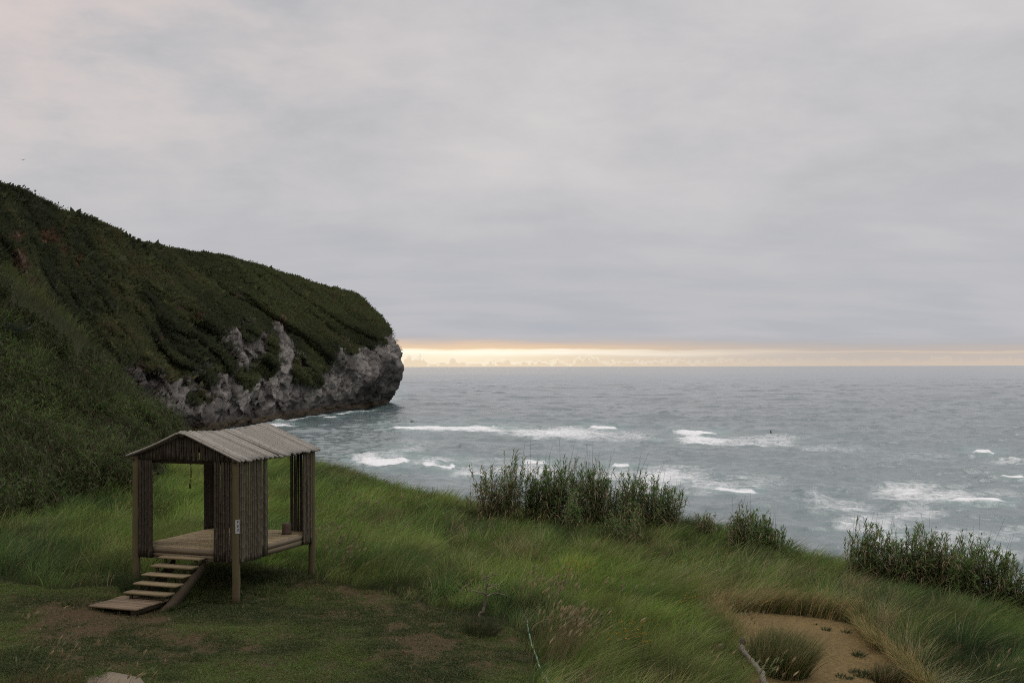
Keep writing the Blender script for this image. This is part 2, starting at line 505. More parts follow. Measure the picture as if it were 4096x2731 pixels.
gx = np.arange(-62, 56, 0.22); gy = np.concatenate([np.arange(-12, 14, 0.6), np.arange(14, 56, 0.16), np.arange(56, 110, 0.6)])
GX, GY = np.meshgrid(gx, gy, indexing='ij')
GZ = ground(GX, GY)
mk_lawn, mk_sand, gpx, gpy = masks(GX, GY, GZ)
soil = np.array([0.128, 0.090, 0.048]); under = np.array([0.040, 0.042, 0.018]); sandc = np.array([0.275, 0.196, 0.084]); turf = np.array([0.072, 0.090, 0.034])
gcol = np.broadcast_to(under, GX.shape + (3,)).copy()
gr = grassy(GX, GY)[..., None]
gcol = np.where(mk_lawn[..., None], soil * (1 - gr) + turf * gr, gcol)
gcol = np.where(mk_sand[..., None], sandc * (0.85 + 0.3 * fbm(GX * .9, GY * .9, seed=51)[..., None]), gcol)
beach = sstep(CAMZ * 0 + 4.0 - GZ, 0, 3)[..., None] * (GY > 40)[..., None]
gcol = gcol * (1 - beach) + np.array([0.16, 0.14, 0.12]) * beach
mt, t, o = new_mat('earth')
c = t.n('ShaderNodeAttribute', attribute_name='Col').outputs['Color']
tcn = t.n('ShaderNodeTexCoord')
n1 = t.noise(tcn.outputs['Object'], 9.0, 8.0, 0.7)
n2 = t.noise(tcn.outputs['Object'], 60.0, 3.0, 0.7)
k = t.m('MAXIMUM', t.m('ADD', t.m('MULTIPLY', n1, 1.7), t.m('MULTIPLY_ADD', n2, 1.5, -0.6)), 0.2)
cc = t.mix(1.0, c, t.xyz(k, k, k), 'MULTIPLY')
vor = t.n('ShaderNodeTexVoronoi'); t.t.links.new(tcn.outputs['Object'], vor.inputs['Vector']); vor.inputs['Scale'].default_value = 11.0
cc = t.mix(t.m('MULTIPLY', t.ss(vor.outputs['Distance'], 0.20, 0.12), t.ss(n1, 0.5, 0.6)), cc, t.mix(1.0, c, (1.9, 1.9, 1.9), 'MULTIPLY'))
p = t.n('ShaderNodeBsdfPrincipled'); t.put(p.inputs['Base Color'], cc); p.inputs['Roughness'].default_value = 0.95
p.inputs['Specular IOR Level'].default_value = 0.1
t.put(p.inputs['Normal'], t.bump(t.m('ADD', n1, t.m('MULTIPLY', n2, 0.35)), 0.9, 0.09))
t.t.links.new(p.outputs[0], o.inputs[0])
terr = mesh_obj('ground', np.stack([GX, GY, GZ], -1).reshape(-1, 3), grid_quads(len(gx), len(gy)), None, mt, gcol.reshape(-1, 3), smooth=True)
tag(terr, 'dune ground with a mown lawn, bare earth and a patch of brown sand', 'ground', kind='structure')

# ------------------------------------------------------------------ sea
rows = np.concatenate([np.geomspace(52, 4200, 1450), np.geomspace(4260, 160000, 70)])
us = np.concatenate([[-8, -4, -2.2, -1.3, -0.9, -0.7], np.linspace(-0.56, 0.56, 820), [0.7, 0.9, 1.3, 2.2, 4, 8]])
SU, SY = np.meshgrid(us, rows, indexing='ij')
SX = SU * SY
SZ = np.zeros_like(SX)
dY = np.broadcast_to(np.gradient(rows), SX.shape)
wr = np.random.default_rng(11)
for lam, amp, spread, nn in [(62, .13, .18, 3), (38, .06, .35, 4), (22, .040, .6, 6), (12, .032, .85, 9), (7, .026, 1.1, 11), (4.2, .019, 1.3, 12)]:
    for _ in range(nn):
        l = lam * wr.uniform(.8, 1.25); th = wr.normal(0.06, spread); kx, ky = math.sin(th) * 2 * np.pi / l, math.cos(th) * 2 * np.pi / l
        ph = kx * SX + ky * SY + wr.uniform(0, 6.28) + 1.6 * (fbm(SX / (l * 3.2), SY / (l * 3.2), seed=int(wr.integers(999)), oct=2) - .5) * 3.1
        att = np.clip((l / dY - 2.2) / 2.0, 0, 1)
        s_ = np.sin(ph)
        SZ += amp * att * (s_ + 0.35 * np.sin(2 * ph + 0.9)) * (0.35 + 1.3 * vn(SX / (l * 4), SY / (l * 2.6), seed=int(wr.integers(999))))
nw = fbm(SX / 6.5 + 9 * vn(SX / 60, SY / 60, seed=201), SY / 4.2, seed=203, oct=3, gain=.55)
SZ += 2.6 * np.maximum(nw - .54, 0) ** 1.4 * (1 - sstep(SY, 500, 1100))
nw = fbm(SX / 26 + 4 * vn(SX / 90, SY / 90, seed=205), SY / 11, seed=207, oct=3, gain=.5)
SZ += 6.0 * np.maximum(nw - .57, 0) ** 1.4 * (1 - .8 * sstep(SY, 900, 2500))
nw = fbm(SX / 3.0, SY / 2.2, seed=209, oct=2, gain=.5)
SZ += .8 * np.maximum(nw - .5, 0) ** 1.3 * (1 - sstep(SY, 260, 420))
SZ *= np.where(np.abs(SU) > 0.57, 0, 1) * (1 - .9 * sstep(SY, 900, 4200))
spx, spy = project(SX, SY, np.zeros_like(SX))
foam = np.zeros_like(SX); teal = np.zeros_like(SX)
def seg_dist(px, py, pts):
    best = np.full(px.shape, 1e9); side = np.zeros(px.shape); along = np.zeros(px.shape)
    for i in range(len(pts) - 1):
        a = np.array(pts[i], float); b = np.array(pts[i + 1], float); ab = b - a
        tt = np.clip(((px - a[0]) * ab[0] + (py - a[1]) * ab[1]) / (ab @ ab), 0, 1)
        ddx = px - (a[0] + tt * ab[0]); ddy = py - (a[1] + tt * ab[1])
        d = np.hypot(ddx * 0.5, ddy)
        m = d < best
        best = np.where(m, d, best); side = np.where(m, ddy, side); along = np.where(m, (i + tt) / (len(pts) - 1), along)
    return best, side, along
fjx = (fbm(SX / 9, SY / 16, seed=71) - .5) * 60; fjy = (fbm(SX / 7, SY / 14, seed=72) - .5) * 22
# breaking crests: (pixels along the crest, thickness px, height m, foam density)
crests = [
    ([(1528, 1713), (1600, 1722), (1700, 1724), (1850, 1718), (2050, 1716)], 7, 0.9, 1.25),
    ([(2345, 1716), (2420, 1719), (2480, 1719)], 5.5, 0.9, 1.3),
    ([(2690, 1737), (2790, 1741), (2880, 1738)], 6, 1.0, 1.3),
    ([(1430, 1850), (1500, 1860), (1580, 1862), (1640, 1850)], 14, 0.9, 1.5),
    ([(1665, 1858), (1740, 1876), (1800, 1878), (1830, 1864)], 10, 0.8, 1.35),
    ([(1810, 1905), (1900, 1912), (1960, 1905)], 6, 0.5, 1.1),
    ([(2080, 1858), (2200, 1862)], 7, 0.5, 1.15),
    ([(2440, 1872), (2530, 1876)], 6, 0.7, 1.2),
    ([(2830, 1962), (2950, 1972), (3040, 1970)], 6, 0.5, 1.2),
    ([(3890, 1814), (3930, 1817), (3972, 1821)], 7, 1.0, 1.35),
    ([(3985, 1919), (4110, 1924)], 5, 0.9, 1.3),
    ([(3790, 2018), (3900, 2026), (4040, 2026)], 7, 0.8, 1.25),
    ([(1010, 1702), (1080, 1706), (1180, 1706)], 5.5, 0.5, 1.2),
    ([(1285, 1672), (1355, 1671)], 4, 0.4, 1.05),
    ([(1538, 1606), (1560, 1601)], 9, 0.5, 1.25),
    ([(1005, 1704), (1100, 1690), (1180, 1680), (1250, 1668), (1330, 1660), (1400, 1651), (1480, 1646), (1545, 1625)], 3.6, 0.2, 1.05),
    ([(3500, 2170), (3545, 2176)], 16, 0.3, 1.3),
    ([(2610, 1765), (2640, 1770)], 3, .2, .7),
]
# unbroken swell fronts: no foam, only a raised face
for x0_, x1_, y_, h_ in [(2105, 2235, 1822, .9), (2890, 3010, 1860, .8), (3190, 3330, 1890, .8), (1640, 1705, 1690, .7), (3900, 4110, 1740, .8), (3050, 3240, 1742, .7), (3380, 3540, 1752, .6), (1830, 1910, 1797, .7), (2240, 2330, 1826, .7),
                         (3440, 3570, 1856, .7), (3150, 3290, 1972, .7), (2650, 2700, 1738, .8), (3900, 4000, 1920, .8), (1700, 1770, 1805, .6), (2120, 2220, 1790, .6), (3360, 3470, 1968, .6), (2450, 2520, 1690, .6), (2880, 2990, 1695, .7)]:
    crests.append(([(x0_, y_), ((x0_ + x1_) / 2, y_ + 3), (x1_, y_ + 1)], 3.0, h_ * 1.15, 0.0))
for _ in range(0):
    y_ = 1540 + 560 * wr.random() ** 1.2; k_ = (y_ - HY) / 400; x_ = wr.uniform(1560, 4150); l_ = wr.uniform(30, 90) * (.35 + k_)
    crests.append(([(x_, y_), (x_ + l_ / 2, y_ + wr.uniform(0, 3)), (x_ + l_, y_)], 1.0 + 1.5 * k_, wr.uniform(.35, .9), 0.0))
for pts, th, h, dens in crests:
    xs_ = [p_[0] for p_ in pts]; ys_ = [p_[1] for p_ in pts]
    box_ = np.where((spx > min(xs_) - 70) & (spx < max(xs_) + 70) & (spy > min(ys_) - th * 9) & (spy < max(ys_) + th * 9))
    if len(box_[0]) == 0:
        continue
    qx_, qy_ = spx[box_], spy[box_]
    d, side, along = seg_dist(qx_, qy_, pts)
    d_raw = d
    d = np.where(side < 0, d * .62, d * 1.5) + fjy[box_] * 0.16
    taper = sstep(along, 0.0, 0.22) * sstep(1 - along, 0.0, 0.22)
    endf = taper * 0.8 + 0.2
    wid = th * 1.5
    prof = np.exp(-(np.maximum(-side, 0) / (wid * 2.4)) ** 2) * np.exp(-(np.maximum(side, 0) / (wid * .75)) ** 2)
    ex = sstep(d_raw, wid * 4, wid * .6)
    SZ[box_] += .8 * h * prof * ex * endf * (.5 + fbm(SX[box_] / 6, SY[box_] / 12, seed=77, oct=2))
    if dens > 0:
        tk_ = th * (.30 + .70 * taper) * (.45 + .9 * fbm(SX[box_] / 4, SY[box_] / 9, seed=75, oct=3))
        foam[box_] = np.maximum(foam[box_], (dens - .02) * np.exp(-(np.maximum(d, 0) / tk_) ** 2.0) * (.55 + .45 * endf))
        teal[box_] = np.maximum(teal[box_], 0.9 * np.exp(-(d / (th * 3.2)) ** 2))
    else:
        teal[box_] = np.maximum(teal[box_] - .25 * prof * ex, 0)
# washes of older foam: (cx, cy, rx, ry, density)
washes = [
    (2220, 1732, 250, 26, .86), (2330, 1745, 160, 18, .78), (1850, 1720, 320, 11, .92), (2060, 1727, 110, 18, .85),
    (2820, 1760, 130, 18, .95), (2960, 1770, 200, 18, .72), (3120, 1772, 110, 12, .55), (3330, 1795, 250, 24, .42), (3700, 1830, 300, 26, .36), (4040, 1850, 130, 16, .55),
    (1545, 1822, 110, 26, .66), (1480, 1840, 80, 22, .85), (1740, 1850, 130, 22, .72), (1880, 1895, 110, 26, .82), (2000, 1880, 100, 22, .66),
    (2150, 1890, 150, 36, .6), (2450, 1905, 160, 32, .55), (2680, 1915, 200, 42, .84), (2860, 1945, 170, 30, .72), (2560, 1960, 160, 30, .6),
    (3620, 1965, 170, 44, .82), (3760, 1990, 180, 34, .80), (3920, 2015, 130, 22, .74), (3560, 1955, 120, 22, .7),
    (3360, 2035, 200, 34, .52), (3280, 2010, 120, 22, .45), (3480, 2100, 190, 40, .6), (3640, 2060, 200, 34, .52), (3850, 2150, 210, 60, .66), (3980, 2220, 160, 46, .7),
    (3550, 2150, 110, 34, .72), (4060, 2130, 120, 50, .45), (3700, 2190, 190, 34, .72), (2800, 1975, 120, 16, .45), (3100, 2010, 180, 40, .3),
    (2500, 1745, 200, 22, .5), (3050, 1755, 240, 22, .5), (3000, 1930, 220, 40, .42), (3300, 1960, 220, 36, .35), (1620, 1800, 140, 24, .45), (1950, 1850, 160, 26, .42), (2700, 1880, 220, 26, .45), (4000, 1980, 160, 40, .42),
    (1330, 1810, 160, 26, .40), (1680, 1765, 140, 12, .36), (2420, 1800, 200, 12, .3), (1100, 1700, 120, 10, .5),
]
for cx, cy, rx, ry, k in washes:
    r2 = ((spx + fjx - cx) / (rx * 1.1)) ** 2 + ((spy + fjy - cy) / (ry * 1.2)) ** 2
    k = k + (.21 if k < .65 else .03)
    foam = np.maximum(foam, (k * 1.04 + .05) * np.exp(-r2 ** 1.5 * 0.8))
    teal = np.maximum(teal, 0.55 * k * np.exp(-r2 * 0.5))
mt, t, o = new_mat('sea_water')
fo = t.n('ShaderNodeAttribute', attribute_name='foam').outputs['Fac']
te = t.n('ShaderNodeAttribute', attribute_name='teal').outputs['Fac']
geo = t.n('ShaderNodeNewGeometry')
sp = t.n('ShaderNodeSeparateXYZ'); t.t.links.new(geo.outputs['Position'], sp.inputs[0])
X_, Y_ = sp.outputs[0], sp.outputs[1]
v1 = t.xyz(t.m('MULTIPLY', X_, 0.95), t.m('MULTIPLY', Y_, 0.8), 0.0)
b1 = t.noise(v1, 0.50, 5.0, 0.66, 0.5)
b2 = t.noise(v1, 1.9, 3.0, 0.6, 0.2)
b3 = t.noise(t.xyz(t.m('MULTIPLY', X_, 0.6), Y_, 4.0), 0.10, 3.0, 0.6, 0.3)
hgt = t.m('ADD', t.m('ADD', t.m('MULTIPLY', b1, 1.15), t.m('MULTIPLY', b2, 0.22)), t.m('MULTIPLY', b3, 0.5))
lace = t.noise(t.xyz(t.m('MULTIPLY', X_, 0.50), t.m('MULTIPLY', Y_, 0.36), 9.0), 0.95, 7.0, 0.72, 1.3)
lac2 = t.noise(t.xyz(X_, t.m('MULTIPLY', Y_, 0.6), 1.0), 0.13, 3.0, 0.5, 0.8)
thr = t.m('ADD', t.m('MULTIPLY', lace, 1.10), t.m('MULTIPLY', lac2, 0.22))
ff = t.ss(t.m('SUBTRACT', fo, thr), -0.10, 0.52)
gust = t.noise(t.xyz(t.m('MULTIPLY', X_, 0.3), Y_, 6.0), 0.012, 3.0, 0.5, 0.4)
base = t.mix(te, t.mix(gust, (0.098, 0.128, 0.136), (0.140, 0.172, 0.178)), (0.150, 0.225, 0.215))
pw = t.n('ShaderNodeBsdfPrincipled'); t.put(pw.inputs['Base Color'], base)
pw.inputs['Roughness'].default_value = 0.11; pw.inputs['IOR'].default_value = 1.333
t.put(pw.inputs['Normal'], t.bump(hgt, 0.22, 1.0))
pf = t.n('ShaderNodeBsdfPrincipled'); pf.inputs['Base Color'].default_value = (0.70, 0.71, 0.72, 1); pf.inputs['Roughness'].default_value = 0.9
t.put(pf.inputs['Normal'], t.bump(lace, 0.5, 0.6))
mx = t.n('ShaderNodeMixShader'); t.put(mx.inputs[0], ff)
t.t.links.new(pw.outputs[0], mx.inputs[1]); t.t.links.new(pf.outputs[0], mx.inputs[2]); t.t.links.new(mx.outputs[0], o.inputs[0])
sea = mesh_obj('sea', np.stack([SX, SY, SZ], -1).reshape(-1, 3), grid_quads(len(us), len(rows))[:, ::-1], None, mt, smooth=True,
               attrs={'foam': foam.ravel(), 'teal': teal.ravel()})
tag(sea, 'grey green sea with white breaking waves and foam', 'sea', kind='structure')

# ------------------------------------------------------------------ headland
def poly_interp(pts, n):
    pts = np.array(pts, float)
    s = np.concatenate([[0], np.cumsum(np.hypot(*np.diff(pts, axis=0).T))]); s /= s[-1]
    q = np.linspace(0, 1, n)
    return np.stack([np.interp(q, s, pts[:, i]) for i in range(pts.shape[1])], 1)
NU, NTT = 560, 230
bot = poly_interp([(-350, 2060), (0, 1866), (300, 1815), (600, 1769), (800, 1735), (1005, 1697), (1100, 1684), (1250, 1662), (1400, 1645), (1480, 1640), (1520, 1632), (1545, 1620)], NU)
top = poly_interp([(-350, 575), (0, 740), (60, 756), (120, 782), (190, 812), (245, 850), (300, 860), (360, 880), (420, 907), (520, 966), (560, 978), (620, 984), (700, 998), (800, 1014), (900, 1028), (1000, 1052), (1080, 1076),
                   (1150, 1103), (1230, 1128), (1300, 1150), (1350, 1160), (1400, 1167)], NU)
right = poly_interp([(1545, 1620), (1562, 1595), (1588, 1555), (1602, 1510), (1612, 1465), (1607, 1425), (1590, 1380), (1566, 1340), (1548, 1300), (1515, 1258), (1470, 1222), (1435, 1182), (1400, 1167)], NTT)
left = poly_interp([(-350, 2060), (-350, 575)], NTT)
U_ = np.linspace(0, 1, NU)[:, None, None]; T_ = np.linspace(0, 1, NTT)[None, :, None]
coons = (1 - T_) * bot[:, None] + T_ * top[:, None] + (1 - U_) * left[None] + U_ * right[None] \
    - ((1 - U_) * (1 - T_) * bot[0] + U_ * (1 - T_) * bot[-1] + (1 - U_) * T_ * top[0] + U_ * T_ * top[-1])
u = U_[..., 0]; tt = T_[..., 0]
db = CAMZ * F / lv(bot[:, 0], bot[:, 1])[1]
dt = np.interp(top[:, 0], [-350, 0, 420, 800, 1150, 1400], [372, 395, 440, 508, 566, 640])
prof_t = tt ** 1.25
HD = db[:, None] * (1 - prof_t) + dt[:, None] * prof_t
uu = np.clip((u - 0.72) / 0.28, 0, 1)
HD = HD + 34 * (1 - np.sqrt(1 - np.minimum(uu, .999) ** 2)) - 10 * np.sin(np.pi * np.clip((u - .55) / .45, 0, 1)) * (1 - tt * .4)
HP = at(coons[..., 0], coons[..., 1], HD)
hpx, hpy = coons[..., 0], coons[..., 1]
# where rock shows: below an outline read from the photograph, ragged by noise
rx = [0, 440, 500, 560, 640, 700, 760, 820, 850, 880, 930, 960, 1050, 1120, 1150, 1180, 1205, 1240, 1275, 1300, 1330, 1400, 1440, 1470, 1500, 1540, 1560, 1580, 1600, 1620]
ry = [2000, 1530, 1450, 1470, 1505, 1515, 1500, 1450, 1420, 1330, 1300, 1290, 1300, 1285, 1310, 1380, 1430, 1480, 1520, 1470, 1415, 1400, 1400, 1372, 1368, 1345, 1322, 1340, 1390, 1420]
bx, by = HP[..., 0], HP[..., 2]
jag = (fbm(u * 55, tt * 12, seed=91, oct=4) - .5) * 130 + (fbm(u * 160, tt * 26, seed=92, oct=3) - .5) * 70
rk = sstep(hpy + jag * 0.75 - np.interp(hpx, rx, ry), -6, 10)
vegp = fbm(u * 38 - tt * 4, tt * 9, seed=95, oct=4)
for cx, cy, ex_, ey_ in [(1062, 1470, 48, 48), (985, 1520, 40, 55), (890, 1440, 55, 70), (1000, 1330, 35, 40), (1215, 1505, 26, 45), (1262, 1530, 30, 22), (840, 1520, 40, 30), (1085, 1395, 22, 60), (790, 1600, 60, 18), (1185, 1485, 10, 60)]:
    rk = rk * (1 - sstep(1.15 - ((hpx - cx) / ex_) ** 2 - ((hpy - cy) / ey_) ** 2 + (vegp - .5) * 1.6, 0.0, .4))
# gullies and spurs run down the slope, leaning to the right
gu = (u + .36 * tt) * 15 + (fbm(u * 9, tt * 3, seed=80, oct=3) - .5) * 1.6
g1 = np.abs(fbm(gu, tt * 1.1 + u * 3, seed=81, oct=4) - .5) * 2
g2 = fbm((u + .30 * tt) * 52, tt * 5, seed=83, oct=4)
HD = HD + (1 - .85 * rk) * (.45 - np.sqrt(g1 + .03)) * 46 * np.sin(np.pi * np.clip(tt, 0.02, 1) ** .8) * (1 - uu * .6) + (g2 - .5) * 12 * (1 - uu * .5) * sstep(tt, 0, .08)
soilm = np.zeros_like(rk)
for cx, cy, ex_, ey_ in [(60, 950, 40, 35), (75, 1060, 38, 90), (120, 1150, 40, 40), (205, 950, 70, 40), (250, 1000, 28, 25), (640, 1335, 10, 45), (800, 1265, 22, 20), (720, 1232, 14, 10), (310, 1055, 14, 28), (555, 1500, 30, 40), (1130, 1310, 16, 60), (960, 1180, 22, 10)]:
    soilm = np.maximum(soilm, sstep(1.1 - ((hpx - cx) / ex_) ** 2 - ((hpy - cy) / ey_) ** 2 + (vegp - .5) * 2.6, 0.0, .5))
ht = HP[..., 2]
# rock relief: vertical ribs and ledges
ribs = np.abs(fbm(u * 105 + fbm(u * 20, tt * 6, seed=3) * 2.2, tt * 7, seed=101, oct=4) - .5) * 2
blk = fbm(u * 60, tt * 26, seed=103, oct=5, gain=.6); big = fbm(u * 20, tt * 4, seed=104, oct=3)
d_rock = (np.sqrt(ribs) - .5) * -3.6 + (blk - .5) * 3.4 + (big - .5) * 9.0 * (1 - .3 * uu)
ledge = 5.0 * np.exp(-((ht - 2.0) / 3.2) ** 2) * sstep(fbm(u * 30, tt * 0 + 2, seed=105), .3, .6) * (hpx < 1520)
HP = at(hpx, hpy, HD - ledge * (1 - .4 * uu))
Nn = np.cross(np.gradient(HP, axis=0), np.gradient(HP, axis=1))
Nn /= np.linalg.norm(Nn, axis=-1, keepdims=True) + 1e-9
Nn *= np.where(Nn[..., 0:1] * .6 - Nn[..., 1:2] < 0, -1, 1)
HP = HP - Nn * (d_rock * rk * sstep(tt, -.02, .05) * 1.0)[..., None]
n_a = fbm((u + .3 * tt) * 26, tt * 6, seed=111, oct=5); n_b = fbm(u * 90, tt * 40, seed=113, oct=4)
def lerp3(a, b, f): return np.asarray(a) * (1 - f[..., None]) + np.asarray(b) * f[..., None]
veg = lerp3((0.070, 0.082, 0.046), (0.128, 0.140, 0.066), sstep(n_a, .38, .62))
veg = lerp3(veg, (0.122, 0.146, 0.064), .75 * sstep(u, .55, .8) * sstep(tt, .45, .8))
veg = lerp3(veg, (0.125, 0.105, 0.058), 0.5 * sstep(n_b * n_a, .30, .45))
rock = lerp3((0.215, 0.194, 0.176), (0.420, 0.382, 0.345), sstep(fbm(u * 130, tt * 14, seed=115, oct=5, gain=.6), .36, .64))
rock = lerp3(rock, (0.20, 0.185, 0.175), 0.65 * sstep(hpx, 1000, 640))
rock = lerp3(rock, (0.11, 0.096, 0.084), 0.5 * sstep(fbm(u * 60, tt * 9, seed=119, oct=5, gain=.6), .54, .66))
stain = fbm(u * 190 + fbm(u * 20, tt * 6, seed=3) * 2.2, tt * 3.2, seed=131, oct=3)
rock = lerp3(rock, (0.065, 0.058, 0.052), 0.5 * sstep(stain, .54, .68))
wet_shade = 22 * sstep(hpx, 1380, 1530) * fbm(u * 60, tt * 3, seed=118) + 5.0 + 11 * fbm(u * 26, tt * 2, seed=117) * sstep(hpx, 1600, 1000) + 9 * sstep(hpx, 1350, 1500)  # wet rock height, raised at the point to paint in the overhang's shade
rock = lerp3(rock, (0.030, 0.028, 0.026), 0.80 * sstep(wet_shade - ht, -1, 6))
rock = lerp3(rock, (0.105, 0.075, 0.045), 0.9 * sstep(3.6 - ht, -1, 1.2) * sstep(ht, 0.3, 1.0))
soilc = lerp3((0.125, 0.092, 0.070), (0.140, 0.090, 0.055), sstep(n_b, .4, .6))
hcol = lerp3(veg, soilc, soilm)
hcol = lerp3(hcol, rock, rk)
hc = [hcol]; hp = [HP]
# the far side of the headland closes the volume behind the ridge and the point
edge = np.vstack([HP[-1, :], HP[::-1, -1][1:]])
ecol = np.vstack([hcol[-1, :], hcol[::-1, -1][1:]])
is_ridge = np.concatenate([np.zeros(NTT), np.ones(NU - 1)])
is_ridge[:NTT] = np.linspace(0, 1, NTT) ** 2
e1 = edge + np.stack([-10 - 6 * is_ridge, 16 + 18 * is_ridge, 0 * is_ridge - 1.0], 1)
e2 = edge + np.stack([-70 - 30 * is_ridge, 90 + 60 * is_ridge, -22 * is_ridge], 1)
e3 = edge * 1.0; e3[:, 0] -= 190; e3[:, 1] += 200; e3[:, 2] = -3
Vh = np.vstack([HP.reshape(-1, 3), edge, e1, e2, e3])
Ch = np.vstack([hcol.reshape(-1, 3), ecol, ecol, ecol, ecol])
Qh = grid_quads(NU, NTT)
o0 = NU * NTT; ne = len(edge)
Qe = grid_quads(4, ne) + o0
rka = np.concatenate([rk.ravel(), np.tile(np.concatenate([rk[-1], rk[::-1, -1][1:]]), 4)])
mt, t, o = new_mat('headland_rock')
c = t.n('ShaderNodeAttribute', attribute_name='Col').outputs['Color']
ra = t.n('ShaderNodeAttribute', attribute_name='rock').outputs['Fac']
tcn = t.n('ShaderNodeTexCoord')
mp = t.n('ShaderNodeMapping'); mp.inputs['Scale'].default_value = (1, 1, 0.45); t.t.links.new(tcn.outputs['Object'], mp.inputs[0])
n1 = t.noise(mp.outputs[0], 0.22, 8.0, 0.68, 0.6)
n2 = t.noise(tcn.outputs['Object'], 0.9, 4.0, 0.7)
k = t.m('ADD', t.m('MULTIPLY', n1, 1.3), t.m('MULTIPLY', n2, 0.7))
cc = t.mix(1.0, c, t.xyz(k, k, k), 'MULTIPLY')
p = t.n('ShaderNodeBsdfPrincipled'); t.put(p.inputs['Base Color'], cc); p.inputs['Roughness'].default_value = 0.9
p.inputs['Specular IOR Level'].default_value = 0.15
t.put(p.inputs['Normal'], t.bump(t.m('ADD', n1, t.m('MULTIPLY', n2, 0.4)), 0.9, 3.0))
t.t.links.new(p.outputs[0], o.inputs[0])
head = mesh_obj('headland_hill', Vh, np.vstack([Qh, Qe]), None, mt, Ch, smooth=True, attrs={'rock': rka})
tag(head, 'dark green headland ending in a grey rock cliff above the sea', 'headland', kind='structure')

# scrub on the headland
def cellrand(P, wgt, N):
    """random points on the headland grid, weighted per cell"""
    a = P[:-1, :-1]; b = P[1:, :-1]; cq = P[:-1, 1:]
    area = np.linalg.norm(np.cross(b - a, cq - a), axis=-1) * wgt[:-1, :-1]
    pr = area.ravel() / area.sum()
    idx = rng.choice(pr.size, N, p=pr)
    i, j = np.unravel_index(idx, area.shape)
    fu, fv = rng.random(N)[:, None], rng.random(N)[:, None]
    return a[i, j] + (b[i, j] - a[i, j]) * fu + (cq[i, j] - a[i, j]) * fv, i, j
NS = 170000
vis = (hpx > -120) * 1.0
wgt = (1 - rk) ** 2 * (1 - .8 * soilm) * vis + 1e-9
B, ii, jj = cellrand(HP, wgt, NS)
nr = NS // 12                                    # extra on the skyline
ri = rng.integers(int(NU * .1), NU - 1, nr)
ridge_pts = HP[ri, -1] + rng.normal(0, 1.2, (nr, 3)) * np.array([1, 1, .4]) - np.array([0, 0, .4])
ti = rng.integers(int(NTT * .42), NTT - 1, 1500)
tip_pts = HP[-1, ti] + rng.normal(0, .8, (1500, 3)) - np.array([.6, 0, 0])
B = np.vstack([B, ridge_pts, tip_pts]); ii = np.concatenate([ii, ri, np.full(1500, NU - 1)]); jj = np.concatenate([jj, np.full(nr, NTT - 1), ti])
size = 0.45 + 0.95 * rng.random(len(B)) ** 2 + 0.9 * sstep(fbm(B[:, 0] / 18, B[:, 1] / 18, B[:, 2] / 18, seed=121), .45, .7)
size *= np.where(rng.random(len(B)) < .03 * (np.arange(len(B)) < NS), 2.0, 1.0)
size *= np.concatenate([np.ones(NS), rng.uniform(.35, .95, nr), np.full(1500, .5)])
cv_ = hcol[ii, jj] * 1.05
parts = []
for k_ in range(5):
    d0 = np.stack([rng.normal(0.15, .55, len(B)), rng.normal(-.25, .5, len(B)), np.abs(rng.normal(.9, .35, len(B)))], 1)
    d0 /= np.linalg.norm(d0, axis=1, keepdims=True)
    off = rng.normal(0, .55, (len(B), 3)) * np.array([1, 1, .35])
    L = size * rng.uniform(.6, 1.15, len(B))
    side = np.cross(d0, np.stack([rng.normal(0, .4, len(B)), np.ones(len(B)), rng.normal(0, .4, len(B))], 1))
    v, q, tr, nv, tv = ribbons(B + off - np.array([0, 0, .3]), d0, L, L * rng.uniform(.22, .5, len(B)), np.stack([np.full(len(B), .12), np.zeros(len(B)), np.full(len(B), -.15)], 1),
                               ((0, .6), (.5, 1.0), (1, 0)), side)
    tint = rng.uniform(.88, 1.16, (len(B), 1)) * (1 + rng.normal(0, .05, (len(B), 3)))
    yel = (rng.random(len(B)) < .03)[:, None]
    cc_ = np.where(yel, cv_ * tint * np.array([1.5, 1.35, 1.2]), cv_ * tint)
    parts.append((v, q, tr, np.repeat(cc_, nv, 0)))
sc_ = mesh_obj('headland_scrub', *join(parts)[:3], M_SCRUB, join(parts)[3])
tag(sc_, 'dark green scrub covering the headland slopes and skyline', 'scrub', kind='stuff')

# ------------------------------------------------------------------ hut on posts (local frame: x along the front edge, y to the back, z up from the ground)
HUT_Z = CAMZ - 5.41; DK = 1.21
W, L_ = 2.82, 3.24
hut_rz = R(-19.9)
hut = empty('bamboo_hut', (-6.243, 25.969, HUT_Z), hut_rz)
tag(hut, 'small open hut of bamboo canes with a pale cane roof raised on timber posts', 'hut')
def hut_world(x, y, z):
    c_, s_ = math.cos(hut_rz), math.sin(hut_rz)
    return Vector((-6.243 + c_ * x - s_ * y, 25.969 + s_ * x + c_ * y, HUT_Z + z))
def hut_local(P):
    c_, s_ = math.cos(hut_rz), math.sin(hut_rz)
    ax, ay = P[0] + 6.243, P[1] - 25.969
    return np.array([c_ * ax + s_ * ay, -s_ * ax + c_ * ay, P[2] - HUT_Z])
def jitc(c, s=.12):
    return np.asarray(c) * rng.uniform(1 - s, 1 + s)
# deck boards and joists
m = MB(); y = 0.02
while y < L_ - .02:
    wdt = min(.118, L_ - .02 - y)
    m.box(-W + .02, -.02, y, y + wdt - .010, DK - .035, DK + rng.normal(0, .0025), jitc((0.400, 0.315, 0.180), .24))
    y += .12
deck_o = m.build('deck', M_WOODX, hut)
for y in np.linspace(.25, L_ - .25, 5):
    m = MB(); m.box(-W + .05, -.05, y - .03, y + .03, DK - .22, DK - .036, jitc((0.15, .11, .07))); m.build('joist', M_WOODX, hut)
